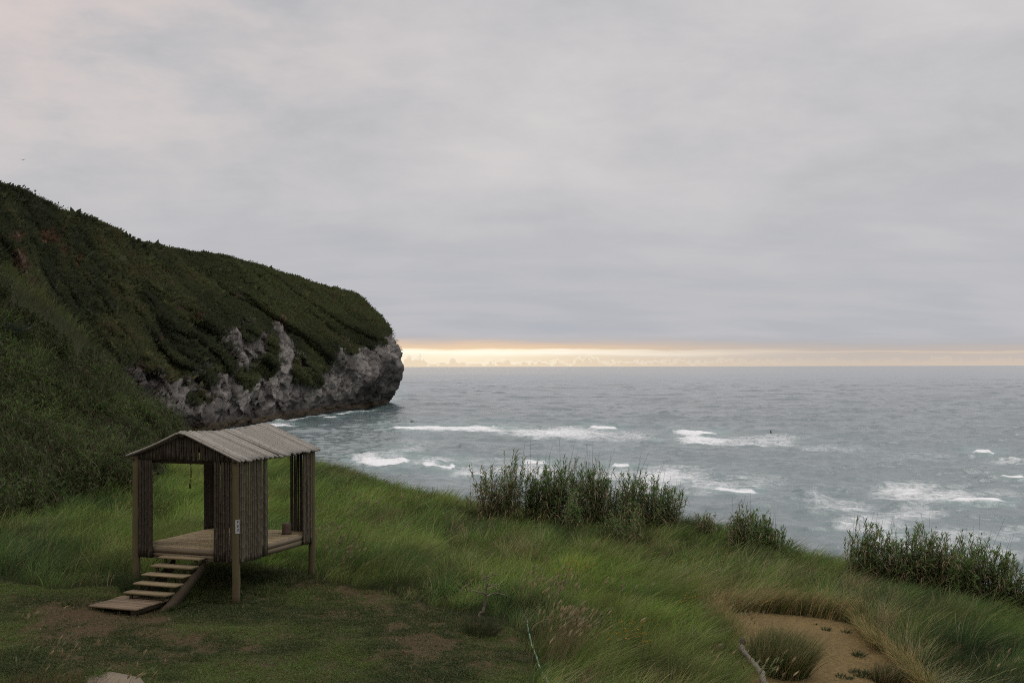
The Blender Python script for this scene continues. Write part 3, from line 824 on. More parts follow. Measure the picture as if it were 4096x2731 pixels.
# rim boards: two per face, and a thin ledge below
for (x0, x1, y0, y1) in ((-W, 0, -.035, 0.017), (-W, 0, L_ - .017, L_ + .035)):
    m = MB()
    m.box(x0, x1, y0, y1, DK - .135, DK - .004, jitc((0.27, 0.215, 0.15)), .002)
    m.box(x0, x1, y0 + .006, y1 - .006, DK - .235, DK - .139, jitc((0.25, 0.20, 0.135)), .002)
    m.box(x0 - .03, x1 + .03, y0 - .02, y1 + .004, DK - .265, DK - .238, (0.14, 0.11, 0.08))
    m.build('end_rim', M_WOODX, hut)
mt_rimy = mat_solid('weathered_beam', 0.30, (28, 1.6, 28), 0.85, 0.35, 0.006, 0.15)
for (x0, x1) in ((-.015, .035), (-W - .035, -W + .015)):
    m = MB()
    m.box(x0, x1, .02, L_ - .02, DK - .135, DK - .005, jitc((0.25, 0.20, 0.14)), .002)
    m.box(x0 + .005, x1 - .005, .02, L_ - .02, DK - .27, DK - .139, jitc((0.19, 0.155, 0.10)), .002)
    m.build('side_rim', mt_rimy, hut)
# corner posts
for (x, y, zb, top_z) in ((-.045, -.045, -.10, 2.12 + DK), (-W + .03, -.05, -.25, 2.12 + DK), (.02, L_ + .02, -.10, 2.12 + DK), (-W - .02, L_ + .02, -.25, 2.1 + DK)):
    m = MB(); zs = np.linspace(zb, top_z, 12)
    wob_ = rng.normal(0, .004, (12, 2))
    P = np.stack([x + wob_[:, 0], y + wob_[:, 1], zs], 1)
    cpost = np.array([np.array((0.165, 0.140, 0.076)) * (1 - f) + np.array((0.180, 0.128, 0.078)) * f for f in sstep(.5 - zs, 0, .4)])
    m.tube(P, np.linspace(.092, .084, 12) + rng.normal(0, .0015, 12), 14, cpost)
    m.build('post', M_WOODZ, hut, True)
# roof shape: ridge along y, sagging in the middle
RX = -1.42
def roof_z(x, y):
    yl = np.clip((y + .2) / (L_ + .4), 0, 1)
    sag = .075 * np.sin(np.pi * yl) - .03 * (yl - .5)
    right = np.clip((x - RX) / (0.16 - RX), 0, 1.1); left_ = np.clip((RX - x) / (RX + 2.98), 0, 1.1)
    f = np.maximum(right, left_)
    zr = 2.70 - sag; ze = 2.06 + .02 * (x < RX) - sag * .25
    return DK + zr * (1 - f) + ze * f + .035 * np.sin(np.pi * np.clip(f, 0, 1)) * -1.0 * (x < RX)
def cane(m, p0, p1, r, col, node=None, k=8, sp_=.26):
    p0, p1 = np.asarray(p0, float), np.asarray(p1, float)
    Ln = np.linalg.norm(p1 - p0); ts = []; rr = []; cs = []
    pos = rng.uniform(0, sp_)
    ts.append(0.0); rr.append(r); cs.append(col)
    bow = rng.normal(0, .006, 3)
    while pos < Ln - .02:
        if pos > .02:
            for dz_, f in ((-.011, 1.0), (0, 1.14), (.011, 1.0)):
                ts.append((pos + dz_) / Ln); rr.append(r * f * (1 - .12 * pos / Ln)); cs.append(np.asarray(col) * rng.uniform(1.2, 2.1) if f > 1 else col)
        pos += sp_ * rng.uniform(.8, 1.25)
    ts.append(1.0); rr.append(r * .88); cs.append(col)
    ts = np.array(ts)[:, None]
    P = p0 + (p1 - p0) * ts + bow * np.sin(np.pi * ts)
    m.tube(P, rr, k, np.array(cs))
for sgn, xe in ((1, .17), (-1, -2.93)):
    m = MB(); y = -.22
    while y < L_ + .20:
        r = rng.uniform(.024, .033)
        xa = RX + sgn * rng.uniform(-.05, .0); xb = xe + sgn * rng.uniform(-.04, .05)
        xs = np.linspace(xa, xb, 9)
        skew = rng.normal(0, .014)
        zs = roof_z(xs, y) + rng.normal(0, .008) + np.linspace(0, rng.normal(0, .010), 9)
        colb = jitc((0.385, 0.362, 0.318), .24) * (rng.uniform(.72, .9) if rng.random() < .18 else 1)
        Pc = np.stack([xs, y + skew * np.linspace(0, 1, 9) + rng.normal(0, .004), zs + .03], 1)
        # insert node rings
        tn = np.sort(rng.uniform(.05, .95, 5)); ts = np.unique(np.concatenate([np.linspace(0, 1, 9), tn - .008, tn, tn + .008]))
        Pi = np.stack([np.interp(ts, np.linspace(0, 1, 9), Pc[:, i]) for i in range(3)], 1)
        isn = np.isin(ts, tn)
        rad = np.where(isn, r * 1.14, r)
        cs = np.where(isn[:, None], np.array([.20, .175, .14]), colb)
        m.tube(Pi, rad, 8, cs)
        y += r * 1.86
    m.build('roof_slope', M_CANE, hut, True)
# ridge and eave poles
m = MB(); ys = np.linspace(-.18, L_ + .16, 12)
m.tube(np.stack([np.full(12, RX), ys, roof_z(np.full(12, RX), ys) - .06], 1), .045, 8, (0.16, .13, .09))
m.build('ridge_pole', M_WOODX, hut, True)
for x in (-.03, -W + .02):
    m = MB(); m.tube(np.stack([np.full(12, x), ys, roof_z(np.full(12, x), ys) - .065], 1), .045, 8, (0.14, .11, .08))
    m.build('eave_pole', M_WOODX, hut, True)
for y in (.03, L_ - .03):
    m = MB(); m.box(-W + .05, -.06, y - .025, y + .025, DK + 1.96, DK + 2.06, (0.10, .075, .05)); m.build('tie_beam', M_WOODX, hut)
# cane screens
def screen(name, axis, a0, a1, fix, zlo, zhi, col, gap=0.0, dark_nodes=(.36, .33, .30)):
    m = MB(); a = a0
    while a < a1:
        r = rng.uniform(.018, .026)
        zt = zhi(a) if callable(zhi) else zhi
        lean = rng.normal(0, .010)
        f = fix + rng.normal(0, .006)
        if rng.random() > gap:
            c_ = jitc(col, .28)
            lo = zlo + rng.normal(0, .012)
            if axis == 'x':
                cane(m, (a, f, lo), (a + lean, f, zt), r, c_, dark_nodes)
            else:
                cane(m, (f, a, lo), (f, a + lean, zt), r, c_, dark_nodes)
        a += r * 2.02
    return m.build(name, M_CANE, hut, True)
dkc = (0.085, 0.068, 0.050); sidec = (0.150, 0.130, 0.090)  # same canes: shaded faces coloured darker, the lit right side lighter
lo_f = DK - .245; rz_ = lambda yy: (lambda x: float(roof_z(x, yy)) - .03)
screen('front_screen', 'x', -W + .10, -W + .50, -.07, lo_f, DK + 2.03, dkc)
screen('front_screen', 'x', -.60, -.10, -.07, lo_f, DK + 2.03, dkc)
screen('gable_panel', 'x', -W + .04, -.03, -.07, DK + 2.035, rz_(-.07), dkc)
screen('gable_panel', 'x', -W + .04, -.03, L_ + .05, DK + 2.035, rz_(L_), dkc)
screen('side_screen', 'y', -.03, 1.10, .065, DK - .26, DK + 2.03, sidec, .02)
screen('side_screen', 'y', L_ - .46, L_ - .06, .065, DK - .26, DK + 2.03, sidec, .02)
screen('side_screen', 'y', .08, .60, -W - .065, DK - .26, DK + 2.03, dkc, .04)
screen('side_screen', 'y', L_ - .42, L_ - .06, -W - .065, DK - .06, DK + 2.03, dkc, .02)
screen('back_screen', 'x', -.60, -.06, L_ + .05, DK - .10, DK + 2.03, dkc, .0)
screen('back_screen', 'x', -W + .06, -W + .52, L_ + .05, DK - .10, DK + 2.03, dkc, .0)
# staircase
stair = empty('staircase', (0, 0, 0)); stair.parent = hut
SXL, SXR = -1.92, -.82
for k_ in range(5):
    yb = -.04 - .305 * k_; z = DK - .165 - .147 * k_
    m = MB(); m.box(SXL + rng.normal(0, .008), SXR + rng.normal(0, .008), yb - .33, yb + (.0 if k_ else -.02), z - .042, z, jitc((0.345, 0.275, 0.165), .14), .003)
    m.build('tread', M_WOODX, stair)
    for xs_ in (SXL + .13, SXR - .13):
        m = MB(); m.box(xs_ - .028, xs_ + .028, yb - .27, yb - .215, z - .147, z - .043, (0.15, .115, .075))
        m.build('riser_block', M_WOODX, stair)
for xs_ in (SXL + .17, SXR - .10):
    m = MB()
    y0_, z0_, y1_, z1_ = .0, DK - .26, -1.78, -.03
    V = []
    for x in (xs_ - .025, xs_ + .025):
        V += [(x, y0_, z0_ + .02), (x, y0_, z0_ - .22), (x, y1_ + .36, z1_ - .12), (x, y1_, z1_ - .05), (x, y1_ + .12, z1_ + .14)]
    V = np.array(V)
    m.add(V, [[0, 4, 9, 5], [1, 6, 7, 2], [2, 7, 8, 3], [3, 8, 9, 4], [0, 5, 6, 1], [0, 1, 2, 4], [5, 9, 7, 6]], [[2, 3, 4], [7, 9, 8]], (0.145, 0.11, 0.075))
    m.build('stringer', M_WOODX, stair)
# low landing in front of the stairs (stands by itself)
lp = hut_world(-1.56, -1.85, 0.19)
land = empty('landing_platform', lp, hut_rz)
tag(land, 'low square landing of weathered boards at the foot of the hut stairs', 'platform')
m = MB(); y = -.57
while y < .56:
    m.box(-.61 + rng.normal(0, .006), .61 + rng.normal(0, .006), y, y + .132, .08, .118 + rng.normal(0, .003), jitc((0.265, 0.200, 0.135), .25)); y += .142
m.build('boards', M_WOODX, land)
for x in (-.5, .5):
    m = MB(); m.box(x - .04, x + .04, -.54, .54, -.02, .078, (0.10, .075, .05)); m.build('bearer', mt_rimy, land)
for x in (-.5, -.02, .5):
    for y in (-.50, .42):
        m = MB(); m.box(x - .04, x + .04, y - .04, y + .04, -.28, -.021, (0.10, .08, .055)); m.build('leg', M_WOODZ, land)
# log stool on the deck
pl = on_z(1147, 2136, HUT_Z + DK)
m = MB(); zs = np.linspace(0, .27, 6)
m.tube(np.stack([np.zeros(6), np.zeros(6), zs], 1), np.array([.116, .121, .118, .117, .119, .114]), 16, (0.17, 0.125, 0.095))
stool = m.build('log_stool', M_BARK, None, True); stool.location = (pl[0], pl[1], HUT_Z + DK + .002)
tag(stool, 'short round log stool standing near the back corner of the hut deck', 'stool')
m = MB(); m.tube([(0, 0, .271), (0, 0, .274)], .105, 16, (0.26, .20, .14)); m.build('cut_face', M_BARK, stool)
# hanging mobile
pt = at(763, 1830, 27.0)
mob = empty('wind_chime', (pt[0], pt[1], pt[2] - .75)); tag(mob, 'dark red wooden wind chime hanging on a thread in the hut opening', 'wind chime')
m = MB(); m.tube([(0, 0, .86), (0, 0, 0)], .004, 5, (.10, .08, .07)); m.build('thread', M_STALK, mob)
def pix_z(py): return (CAMZ - lv(763, py)[1] / F * 27.0) - (pt[2] - .75)
for (ya, yb, wd, xo) in ((1842, 1857, .020, 0), (1866, 1909, .012, .004), (1934, 1952, .016, -.024)):
    m = MB(); m.tube([(xo, 0, pix_z(ya)), (xo + .002, 0, (pix_z(ya) + pix_z(yb)) / 2), (xo, 0, pix_z(yb))], wd, 6, (0.075, 0.022, 0.018)); m.build('wooden_piece', M_BARK, mob)
m = MB(); m.tube([(0, 0, pix_z(1915)), (-.024, 0, pix_z(1934))], .004, 5, (.10, .08, .07)); m.build('lower_thread', M_STALK, mob)
# paper notice wrapped on the near post
na = R(-90) - hut_rz + R(38)                      # facing direction on the post, in hut space
angs = na + np.linspace(-.62, .62, 9)
zs = np.linspace(DK + .42, DK + .735, 8)
AA, ZZ = np.meshgrid(angs, zs, indexing='ij')
edge_j = 1 + 0 * AA
V = np.stack([-.045 + .0945 * np.cos(AA), -.045 + .0945 * np.sin(AA), ZZ + rng.normal(0, .004, AA.shape)], -1).reshape(-1, 3)
nroot = empty('paper_notice', hut_world(-.045, -.045, DK + .42), hut_rz)
tag(nroot, 'torn white paper notice with black letters stuck on the near post of the hut', 'notice')
V = V - np.array([-.045, -.045, DK + .42])
mesh_obj('paper', V, grid_quads(9, 8), None, M_PLAIN, np.full((len(V), 3), .62), nroot, True)
for txt, zt in (('P', .235), ('8', .145), ('0', .055)):
    cu = bpy.data.curves.new('lettering', 'FONT'); cu.body = txt; cu.size = .085; cu.align_x = 'CENTER'; cu.extrude = .0005
    tmp = bpy.data.objects.new('lettering_curve', cu); COL.objects.link(tmp)
    bpy.context.view_layer.update()
    lm = bpy.data.meshes.new_from_object(tmp.evaluated_get(bpy.context.evaluated_depsgraph_get()))
    bpy.data.objects.remove(tmp)
    mk, t, o = new_mat('black_ink'); p = t.n('ShaderNodeBsdfPrincipled'); p.inputs['Base Color'].default_value = (.02, .02, .02, 1); t.t.links.new(p.outputs[0], o.inputs[0])
    lm.materials.clear(); lm.materials.append(mk)
    lo_ = bpy.data.objects.new('lettering', lm); lo_.parent = nroot; COL.objects.link(lo_)
    lo_.location = (.099 * math.cos(na), .099 * math.sin(na), zt); lo_.rotation_euler = (R(90), 0, na + R(90))

# ------------------------------------------------------------------ tall grass
def scatter(n, x0, x1, y0, y1):
    return rng.uniform(x0, x1, n), rng.uniform(y0, y1, n)
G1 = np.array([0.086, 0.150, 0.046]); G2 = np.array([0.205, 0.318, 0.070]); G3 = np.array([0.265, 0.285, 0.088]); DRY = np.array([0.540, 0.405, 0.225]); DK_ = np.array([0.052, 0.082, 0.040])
dry_spots = [(2060, 2190, 130, 50, .55), (2850, 2390, 90, 70, 1.0), (3000, 2400, 120, 50, 1.), (3250, 2425, 160, 45, .9), (3420, 2330, 70, 80, .6), (3530, 2480, 50, 70, .95), (3620, 2600, 70, 70, .9), (3750, 2700, 90, 60, .7),
             (1500, 2080, 110, 60, .28), (2450, 2180, 200, 40, .25), (2250, 2700, 160, 50, .55), (2560, 2710, 140, 40, .5), (1640, 2330, 60, 50, .3), (2030, 2000, 60, 30, .6), (3100, 2280, 160, 60, .35), (3380, 2420, 60, 50, .7),
             (1830, 2110, 40, 60, .5), (2300, 2520, 80, 40, .35), (2950, 2300, 200, 50, .35), (3150, 2140, 110, 40, .5), (2600, 2200, 120, 60, .3), (2800, 2290, 120, 60, .35), (3260, 2160, 110, 40, .5)]
dark_spots = [(1800, 2190, 60, 110, .5), (3700, 2400, 420, 130, .55), (3950, 2620, 330, 190, .65), (2900, 2200, 300, 60, .4), (60, 2200, 300, 130, .75), (2050, 2440, 180, 60, .45), (300, 2290, 260, 60, .5), (1450, 2350, 200, 60, .35), (2500, 2110, 380, 40, .45),  # darker grass tones; the patches left of the hut paint in shade
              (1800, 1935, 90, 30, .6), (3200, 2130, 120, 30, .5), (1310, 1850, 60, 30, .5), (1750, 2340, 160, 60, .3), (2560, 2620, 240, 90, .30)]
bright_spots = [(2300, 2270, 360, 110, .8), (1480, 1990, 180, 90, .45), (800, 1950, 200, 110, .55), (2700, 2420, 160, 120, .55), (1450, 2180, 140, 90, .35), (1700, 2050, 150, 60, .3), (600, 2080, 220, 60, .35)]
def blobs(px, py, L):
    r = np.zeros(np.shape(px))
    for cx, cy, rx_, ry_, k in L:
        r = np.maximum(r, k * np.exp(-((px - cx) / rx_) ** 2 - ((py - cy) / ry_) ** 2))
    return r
def hut_foot(X, Y):
    c_, s_ = math.cos(hut_rz), math.sin(hut_rz)
    ax, ay = X + 6.243, Y - 25.969
    lx, ly = c_ * ax + s_ * ay, -s_ * ax + c_ * ay
    return (lx > -W - .15) & (lx < .15) & (ly > -2.6) & (ly < L_ + .1) & ((lx < -.8) | (ly > -.2))
thick_poly = [(-1400, 2180), (-300, 2120), (0, 2065), (178, 1960), (306, 1935), (510, 1905), (590, 1880), (650, 1800), (720, 1715), (660, 1640), (560, 1600), (520, 1540), (500, 1490), (400, 1400), (286, 1345), (236, 1290), (143, 1215), (71, 1170), (0, 1060), (-300, 900), (-1400, 700)]
def tall_grass(n, yr, seed_w=1.0):
    X, Y = scatter(n, -34, 30, *yr)
    keep = (np.abs(X / Y) < .64) & (Y < crest_of(X, Y) + 2.2)
    X, Y = X[keep], Y[keep]
    Z = ground(X, Y)
    lw, sd, px, py = masks(X, Y, Z)
    ht_px = 0.8 / Y * F
    keep = ~lw & ~sd & ~hut_foot(X, Y) & (py - ht_px < 2900) & (Y > 17)
    # fewer blades far away, and thin the reed hill
    keep &= rng.random(len(X)) < np.clip(1.15 - (Y - 20) * .017, .45, 1)
    keep &= rng.random(len(X)) < .45 + .9 * fbm(X * 1.5, Y * 1.5, seed=131, oct=3)
    keep &= ~(in_poly(px, py - 20, thick_poly) & (rng.random(len(X)) < .72))
    X, Y, Z, px, py = X[keep], Y[keep], Z[keep], px[keep], py[keep]
    N = len(X)
    cell = np.where(Y > 52, 1.1, .62)
    ci, cj = np.floor(X / cell), np.floor(Y / cell)
    bx_, by_, bd = np.zeros(N), np.zeros(N), np.full(N, 9.0); bk = np.zeros(N)
    for a_ in (-1, 0, 1):
        for b_ in (-1, 0, 1):
            qx = (ci + a_ + .1 + .8 * _hash(ci + a_, cj + b_, ci * 0, 5)) * cell; qy = (cj + b_ + .1 + .8 * _hash(ci + a_, cj + b_, ci * 0, 9)) * cell
            dd_ = np.hypot(X - qx, Y - qy) / cell; m_ = dd_ < bd
            bd = np.where(m_, dd_, bd); bx_ = np.where(m_, (X - qx) / cell, bx_); by_ = np.where(m_, (Y - qy) / cell, by_); bk = np.where(m_, _hash(ci + a_, cj + b_, ci * 0, 13), bk)
    ln = .62 + .5 * fbm(X * .30, Y * .30, seed=133, oct=3) + .28 * (fbm(X * 1.6, Y * 1.6, seed=134, oct=2) - .5)
    py_mid = py - 0.4 / Y * F
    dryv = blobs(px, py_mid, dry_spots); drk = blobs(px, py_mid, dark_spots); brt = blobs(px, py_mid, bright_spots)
    # shorter near the lawn edge and sand edge
    lawn_dist = np.minimum.reduce([np.where(masks(X + a_, Y + b_, Z, False)[0], .0, 1.) for a_, b_ in ((0, -.7), (-.6, -.3), (.0, -.3))])
    ln = ln * (.62 + .38 * lawn_dist)
    ln *= np.where(Y > 56, 1.15, 1) * (1.20 - .72 * bd) * (.82 + .36 * bk) * (1 - .55 * blobs(px, py_mid, [(1830, 2110, 30, 40, 1), (1780, 2170, 30, 40, 1), (1720, 2240, 36, 50, .9), (1660, 2320, 40, 50, .6)]))
    ln *= rng.uniform(.55, 1.15, N)
    wd = (.0065 + .00022 * (Y - 20)) * rng.uniform(.7, 1.4, N)
    wa = .35 + 1.0 * (fbm(X * .22, Y * .22, seed=137, oct=3) - .5)     # wind lean, mostly to the right
    ca = (fbm(X * .5, Y * .5, seed=139, oct=3) - .5) * 3.0
    lx = wa + .85 * bx_ + rng.normal(0, .20, N); ly = -.12 + ca * .30 + .75 * by_ + rng.normal(0, .22, N)
    d0 = np.stack([lx * .55, ly * .55, np.ones(N)], 1); d0 /= np.linalg.norm(d0, axis=1, keepdims=True)
    bend = np.stack([lx * .55 + rng.normal(0, .1, N), ly * .5, -.16 - .22 * rng.random(N)], 1)
    hi_ = (rng.random(N) < .035) & (Y < 54)
    wd = np.where(hi_, wd * 1.9, wd); ln = np.where(hi_, ln * 1.22, ln)
    side = np.cross(d0, np.stack([rng.normal(0, .7, N), np.ones(N), rng.normal(0, .3, N)], 1))
    v, q, tr, nv, tv = ribbons(np.stack([X, Y, Z - .03], 1), d0, ln, wd, bend, ((0, 1.0), (.45, .9), (.8, .5), (1, 0)), side)
    hue = fbm(X * .28, Y * .28, seed=141, oct=4); fine = fbm(X * 2.2, Y * 2.2, seed=143, oct=2)
    f1 = sstep(hue + (fine - .5) * .5, .32, .66)
    c_ = G1 * (1 - f1[:, None]) + G2 * f1[:, None]
    ol = (.55 * sstep(fbm(X * .4, Y * .4, seed=145, oct=4), .42, .68))[:, None]
    c_ = c_ * (1 - ol) + G3 * ol
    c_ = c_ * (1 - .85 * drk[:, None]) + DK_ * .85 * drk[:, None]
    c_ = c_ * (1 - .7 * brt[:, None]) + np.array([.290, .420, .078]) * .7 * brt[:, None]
    pd = np.clip(.035 + dryv * .85 + .11 * sstep(fbm(X * .8, Y * .8, seed=147, oct=3), .55, .75), 0, .93)
    isd = rng.random(N) < pd
    c_ = np.where(isd[:, None], DRY * rng.uniform(.55, 1.1, (N, 1)), c_ * rng.uniform(.7, 1.35, (N, 1)))
    far = (.7 * sstep(Y, 54, 60))[:, None]
    c_ = c_ * (1 - far) + np.where((rng.random(N) < .3)[:, None], np.array([.15, .12, .065]), np.array([.062, .068, .036])) * far
    c_ = np.where(hi_[:, None], c_ * .35 + np.array([.26, .27, .10]) * .65, c_)
    c_ = c_ * np.exp((bk - .5) * 1.2)[:, None]
    c_ = np.clip(c_ * (1 + rng.normal(0, .05, (N, 3))), .01, .6)
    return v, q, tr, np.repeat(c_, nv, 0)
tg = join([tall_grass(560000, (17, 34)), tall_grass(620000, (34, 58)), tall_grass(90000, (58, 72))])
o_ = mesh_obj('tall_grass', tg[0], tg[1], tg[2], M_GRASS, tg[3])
tag(o_, 'tall windblown green grass covering the slope behind and beside the hut', 'grass', kind='stuff')
print('tall grass faces', len(o_.data.polygons))

# short turf
X, Y = scatter(1650000, -18, 2.2, 17.8, 31.5)
keep = np.abs(X / Y) < .66
X, Y = X[keep], Y[keep]; Z = ground(X, Y)
lw, sd, px, py = masks(X, Y, Z)
gq = grassy(X, Y); under_hut = hut_foot(X, Y)
tuft = fbm(X * 4, Y * 4, seed=151, oct=2)
keep = lw & (rng.random(len(X)) < gq * (.35 + .65 * sstep(tuft, .3, .6)) + .02) & (py < 2850)
X, Y, Z, gq, uh, px, py, tuft = X[keep], Y[keep], Z[keep], gq[keep], under_hut[keep], px[keep], py[keep], tuft[keep]
N = len(X)
ln = (.026 + .050 * rng.random(N) * (.4 + tuft)) * np.where(uh, 2.6, 1)
edgeg = blobs(px, py, [(760, 2270, 330, 50, 1.0), (1000, 2330, 160, 60, .8), (2000, 2470, 160, 45, .8), (1500, 2370, 240, 35, .7)])
ln *= 1 + 1.8 * edgeg * rng.random(N)
d0 = np.stack([rng.normal(0, .6, N), rng.normal(0, .6, N), np.ones(N)], 1); d0 /= np.linalg.norm(d0, axis=1, keepdims=True)
v, q, tr, nv, tv = ribbons(np.stack([X, Y, Z - .004], 1), d0, ln, .008 + .008 * rng.random(N), np.stack([rng.normal(0, .3, N), rng.normal(0, .3, N), np.full(N, -.25)], 1), ((0, 1.0), (.55, .9), (1, 0)))
f1 = sstep(fbm(X * .6, Y * .6, seed=153, oct=4), .35, .65)[:, None]
c_ = np.array([.084, .122, .042]) * (1 - f1) + np.array([.175, .245, .066]) * f1
c_ = np.where((rng.random(N) < .10 + .22 * (1 - gq))[:, None], np.array([.27, .205, .105]), c_) * rng.uniform(.7, 1.3, (N, 1))
o_ = mesh_obj('lawn_grass', v, q, tr, M_GRASS, np.repeat(c_, nv, 0))
tag(o_, 'short patchy turf on the lawn around the hut', 'grass', kind='stuff')
print('turf', N)

# seed heads standing out of the grass
sh = [(1420, 2010, 45, 30, 34), (1610, 1990, 110, 26, 44), (1290, 2130, 60, 40, 40), (1340, 2200, 70, 60, 60), (1925, 2100, 60, 26, 22), (2140, 2345, 140, 40, 90), (2230, 2500, 90, 50, 190), (800, 2010, 60, 25, 14),
      (70, 2480, 50, 20, 8), (150, 2640, 130, 60, 26), (480, 2700, 120, 20, 8), (2920, 2470, 50, 30, 20), (2800, 2600, 60, 60, 14), (3980, 2680, 120, 50, 8), (2450, 2350, 120, 50, 12), (1830, 2350, 60, 50, 10), (3010, 2690, 60, 30, 16)]
def ray_ground(px, py, off=0.0):
    """where the ray through a pixel meets the ground (raised by off)"""
    x, y = lv(px, py); Ys = np.linspace(14, 62, 500)
    z = CAMZ - y / F * Ys
    hit = z <= ground(x / F * Ys, Ys) + off
    Y = Ys[np.argmax(hit)] if hit.any() else 45.0
    return np.array([x / F * Y, Y, ground(x / F * Y, Y)])
parts = []
for cx, cy, rx_, ry_, n in sh:
    for _ in range(n):
        g_ = ray_ground(cx + rng.normal(0, rx_ * .55), cy + rng.normal(0, ry_ * .55) + 4, .72)
        parts.append(g_)
Bs = np.array(parts); N = len(Bs)
hl = rng.uniform(.85, 1.18, N)
lean = np.stack([rng.normal(.22, .16, N), rng.normal(-.05, .15, N), np.ones(N)], 1); lean /= np.linalg.norm(lean, axis=1, keepdims=True)
bend = np.stack([rng.normal(.14, .08, N), rng.normal(0, .06, N), np.full(N, -.08)], 1)
v1_ = ribbons(Bs, lean, hl, np.full(N, .007), bend, ((0, 1), (.5, .9), (1, .7)))
tipp = Bs + lean * hl[:, None] * .93 + bend * hl[:, None] * .86
parts = [(v1_[0], v1_[1], v1_[2], np.repeat(np.array([[.26, .22, .11]]) * rng.uniform(.7, 1.2, (N, 1)), v1_[3], 0))]
sc_c = np.array([[.58, .47, .27]]) * rng.uniform(.6, 1.15, (N, 1)); sc_c = np.where((rng.random(N) < .3)[:, None], np.array([[.30, .34, .17]]), sc_c)
for _ in range(3):
    hd = lean + bend * 1.2 + rng.normal(0, .10, (N, 3)); hd /= np.linalg.norm(hd, axis=1, keepdims=True)
    v2_ = ribbons(tipp, hd, rng.uniform(.09, .17, N), np.full(N, .028), bend * .8, ((0, .4), (.4, 1), (1, 0)))
    parts.append((v2_[0], v2_[1], v2_[2], np.repeat(sc_c, v2_[3], 0)))
jj_ = join(parts)
o_ = mesh_obj('grass_seed_heads', jj_[0], jj_[1], jj_[2], M_GRASS, jj_[3])
tag(o_, 'pale feathery seed heads standing up out of the tall grass', 'seed heads', kind='stuff')

# yellow flowers
fl = [(1430, 1985, 40, 24, 22), (1435, 2150, 30, 60, 22), (2270, 2265, 70, 30, 60), (2340, 2250, 50, 20, 24), (2470, 2510, 60, 40, 40), (2550, 2545, 40, 20, 14), (2760, 2230, 110, 30, 40), (2880, 2215, 60, 20, 14), (520, 2020, 70, 40, 60), (640, 2025, 30, 25, 10), (2720, 2390, 40, 30, 16), (1760, 2170, 40, 20, 6), (2560, 2480, 30, 20, 8)]
Bs = np.array([ray_ground(cx + rng.normal(0, rx_ * .6), cy + rng.normal(0, ry_ * .6), .75) for cx, cy, rx_, ry_, n in fl for _ in range(n)]); N = len(Bs)
lean = np.stack([rng.normal(.2, .12, N), rng.normal(0, .12, N), np.ones(N)], 1); hl = rng.uniform(.68, .82, N)
v1_ = ribbons(Bs, lean, hl, np.full(N, .006), np.zeros((N, 3)), ((0, 1), (1, .8)))
parts = [(v1_[0], v1_[1], v1_[2], np.repeat(np.tile([[.07, .10, .03]], (N, 1)), v1_[3], 0))]
tipp = Bs + lean * hl[:, None]
fc = np.array([[.66, .38, .03]]) * rng.uniform(.7, 1.2, (N, 1))
for k_ in range(5):
    an = k_ * 2 * np.pi / 5 + rng.random(N)
    d0 = np.stack([np.cos(an), np.sin(an), np.full(N, .5)], 1)
    v2_ = ribbons(tipp, d0, np.full(N, .020), np.full(N, .018), np.zeros((N, 3)), ((0, .6), (.6, 1), (1, 0)))
    parts.append((v2_[0], v2_[1], v2_[2], np.repeat(fc, v2_[3], 0)))
jj_ = join(parts)
o_ = mesh_obj('wildflowers', jj_[0], jj_[1], jj_[2], M_GRASS, jj_[3])
tag(o_, 'small yellow wildflowers scattered through the tall grass', 'flowers', kind='stuff')

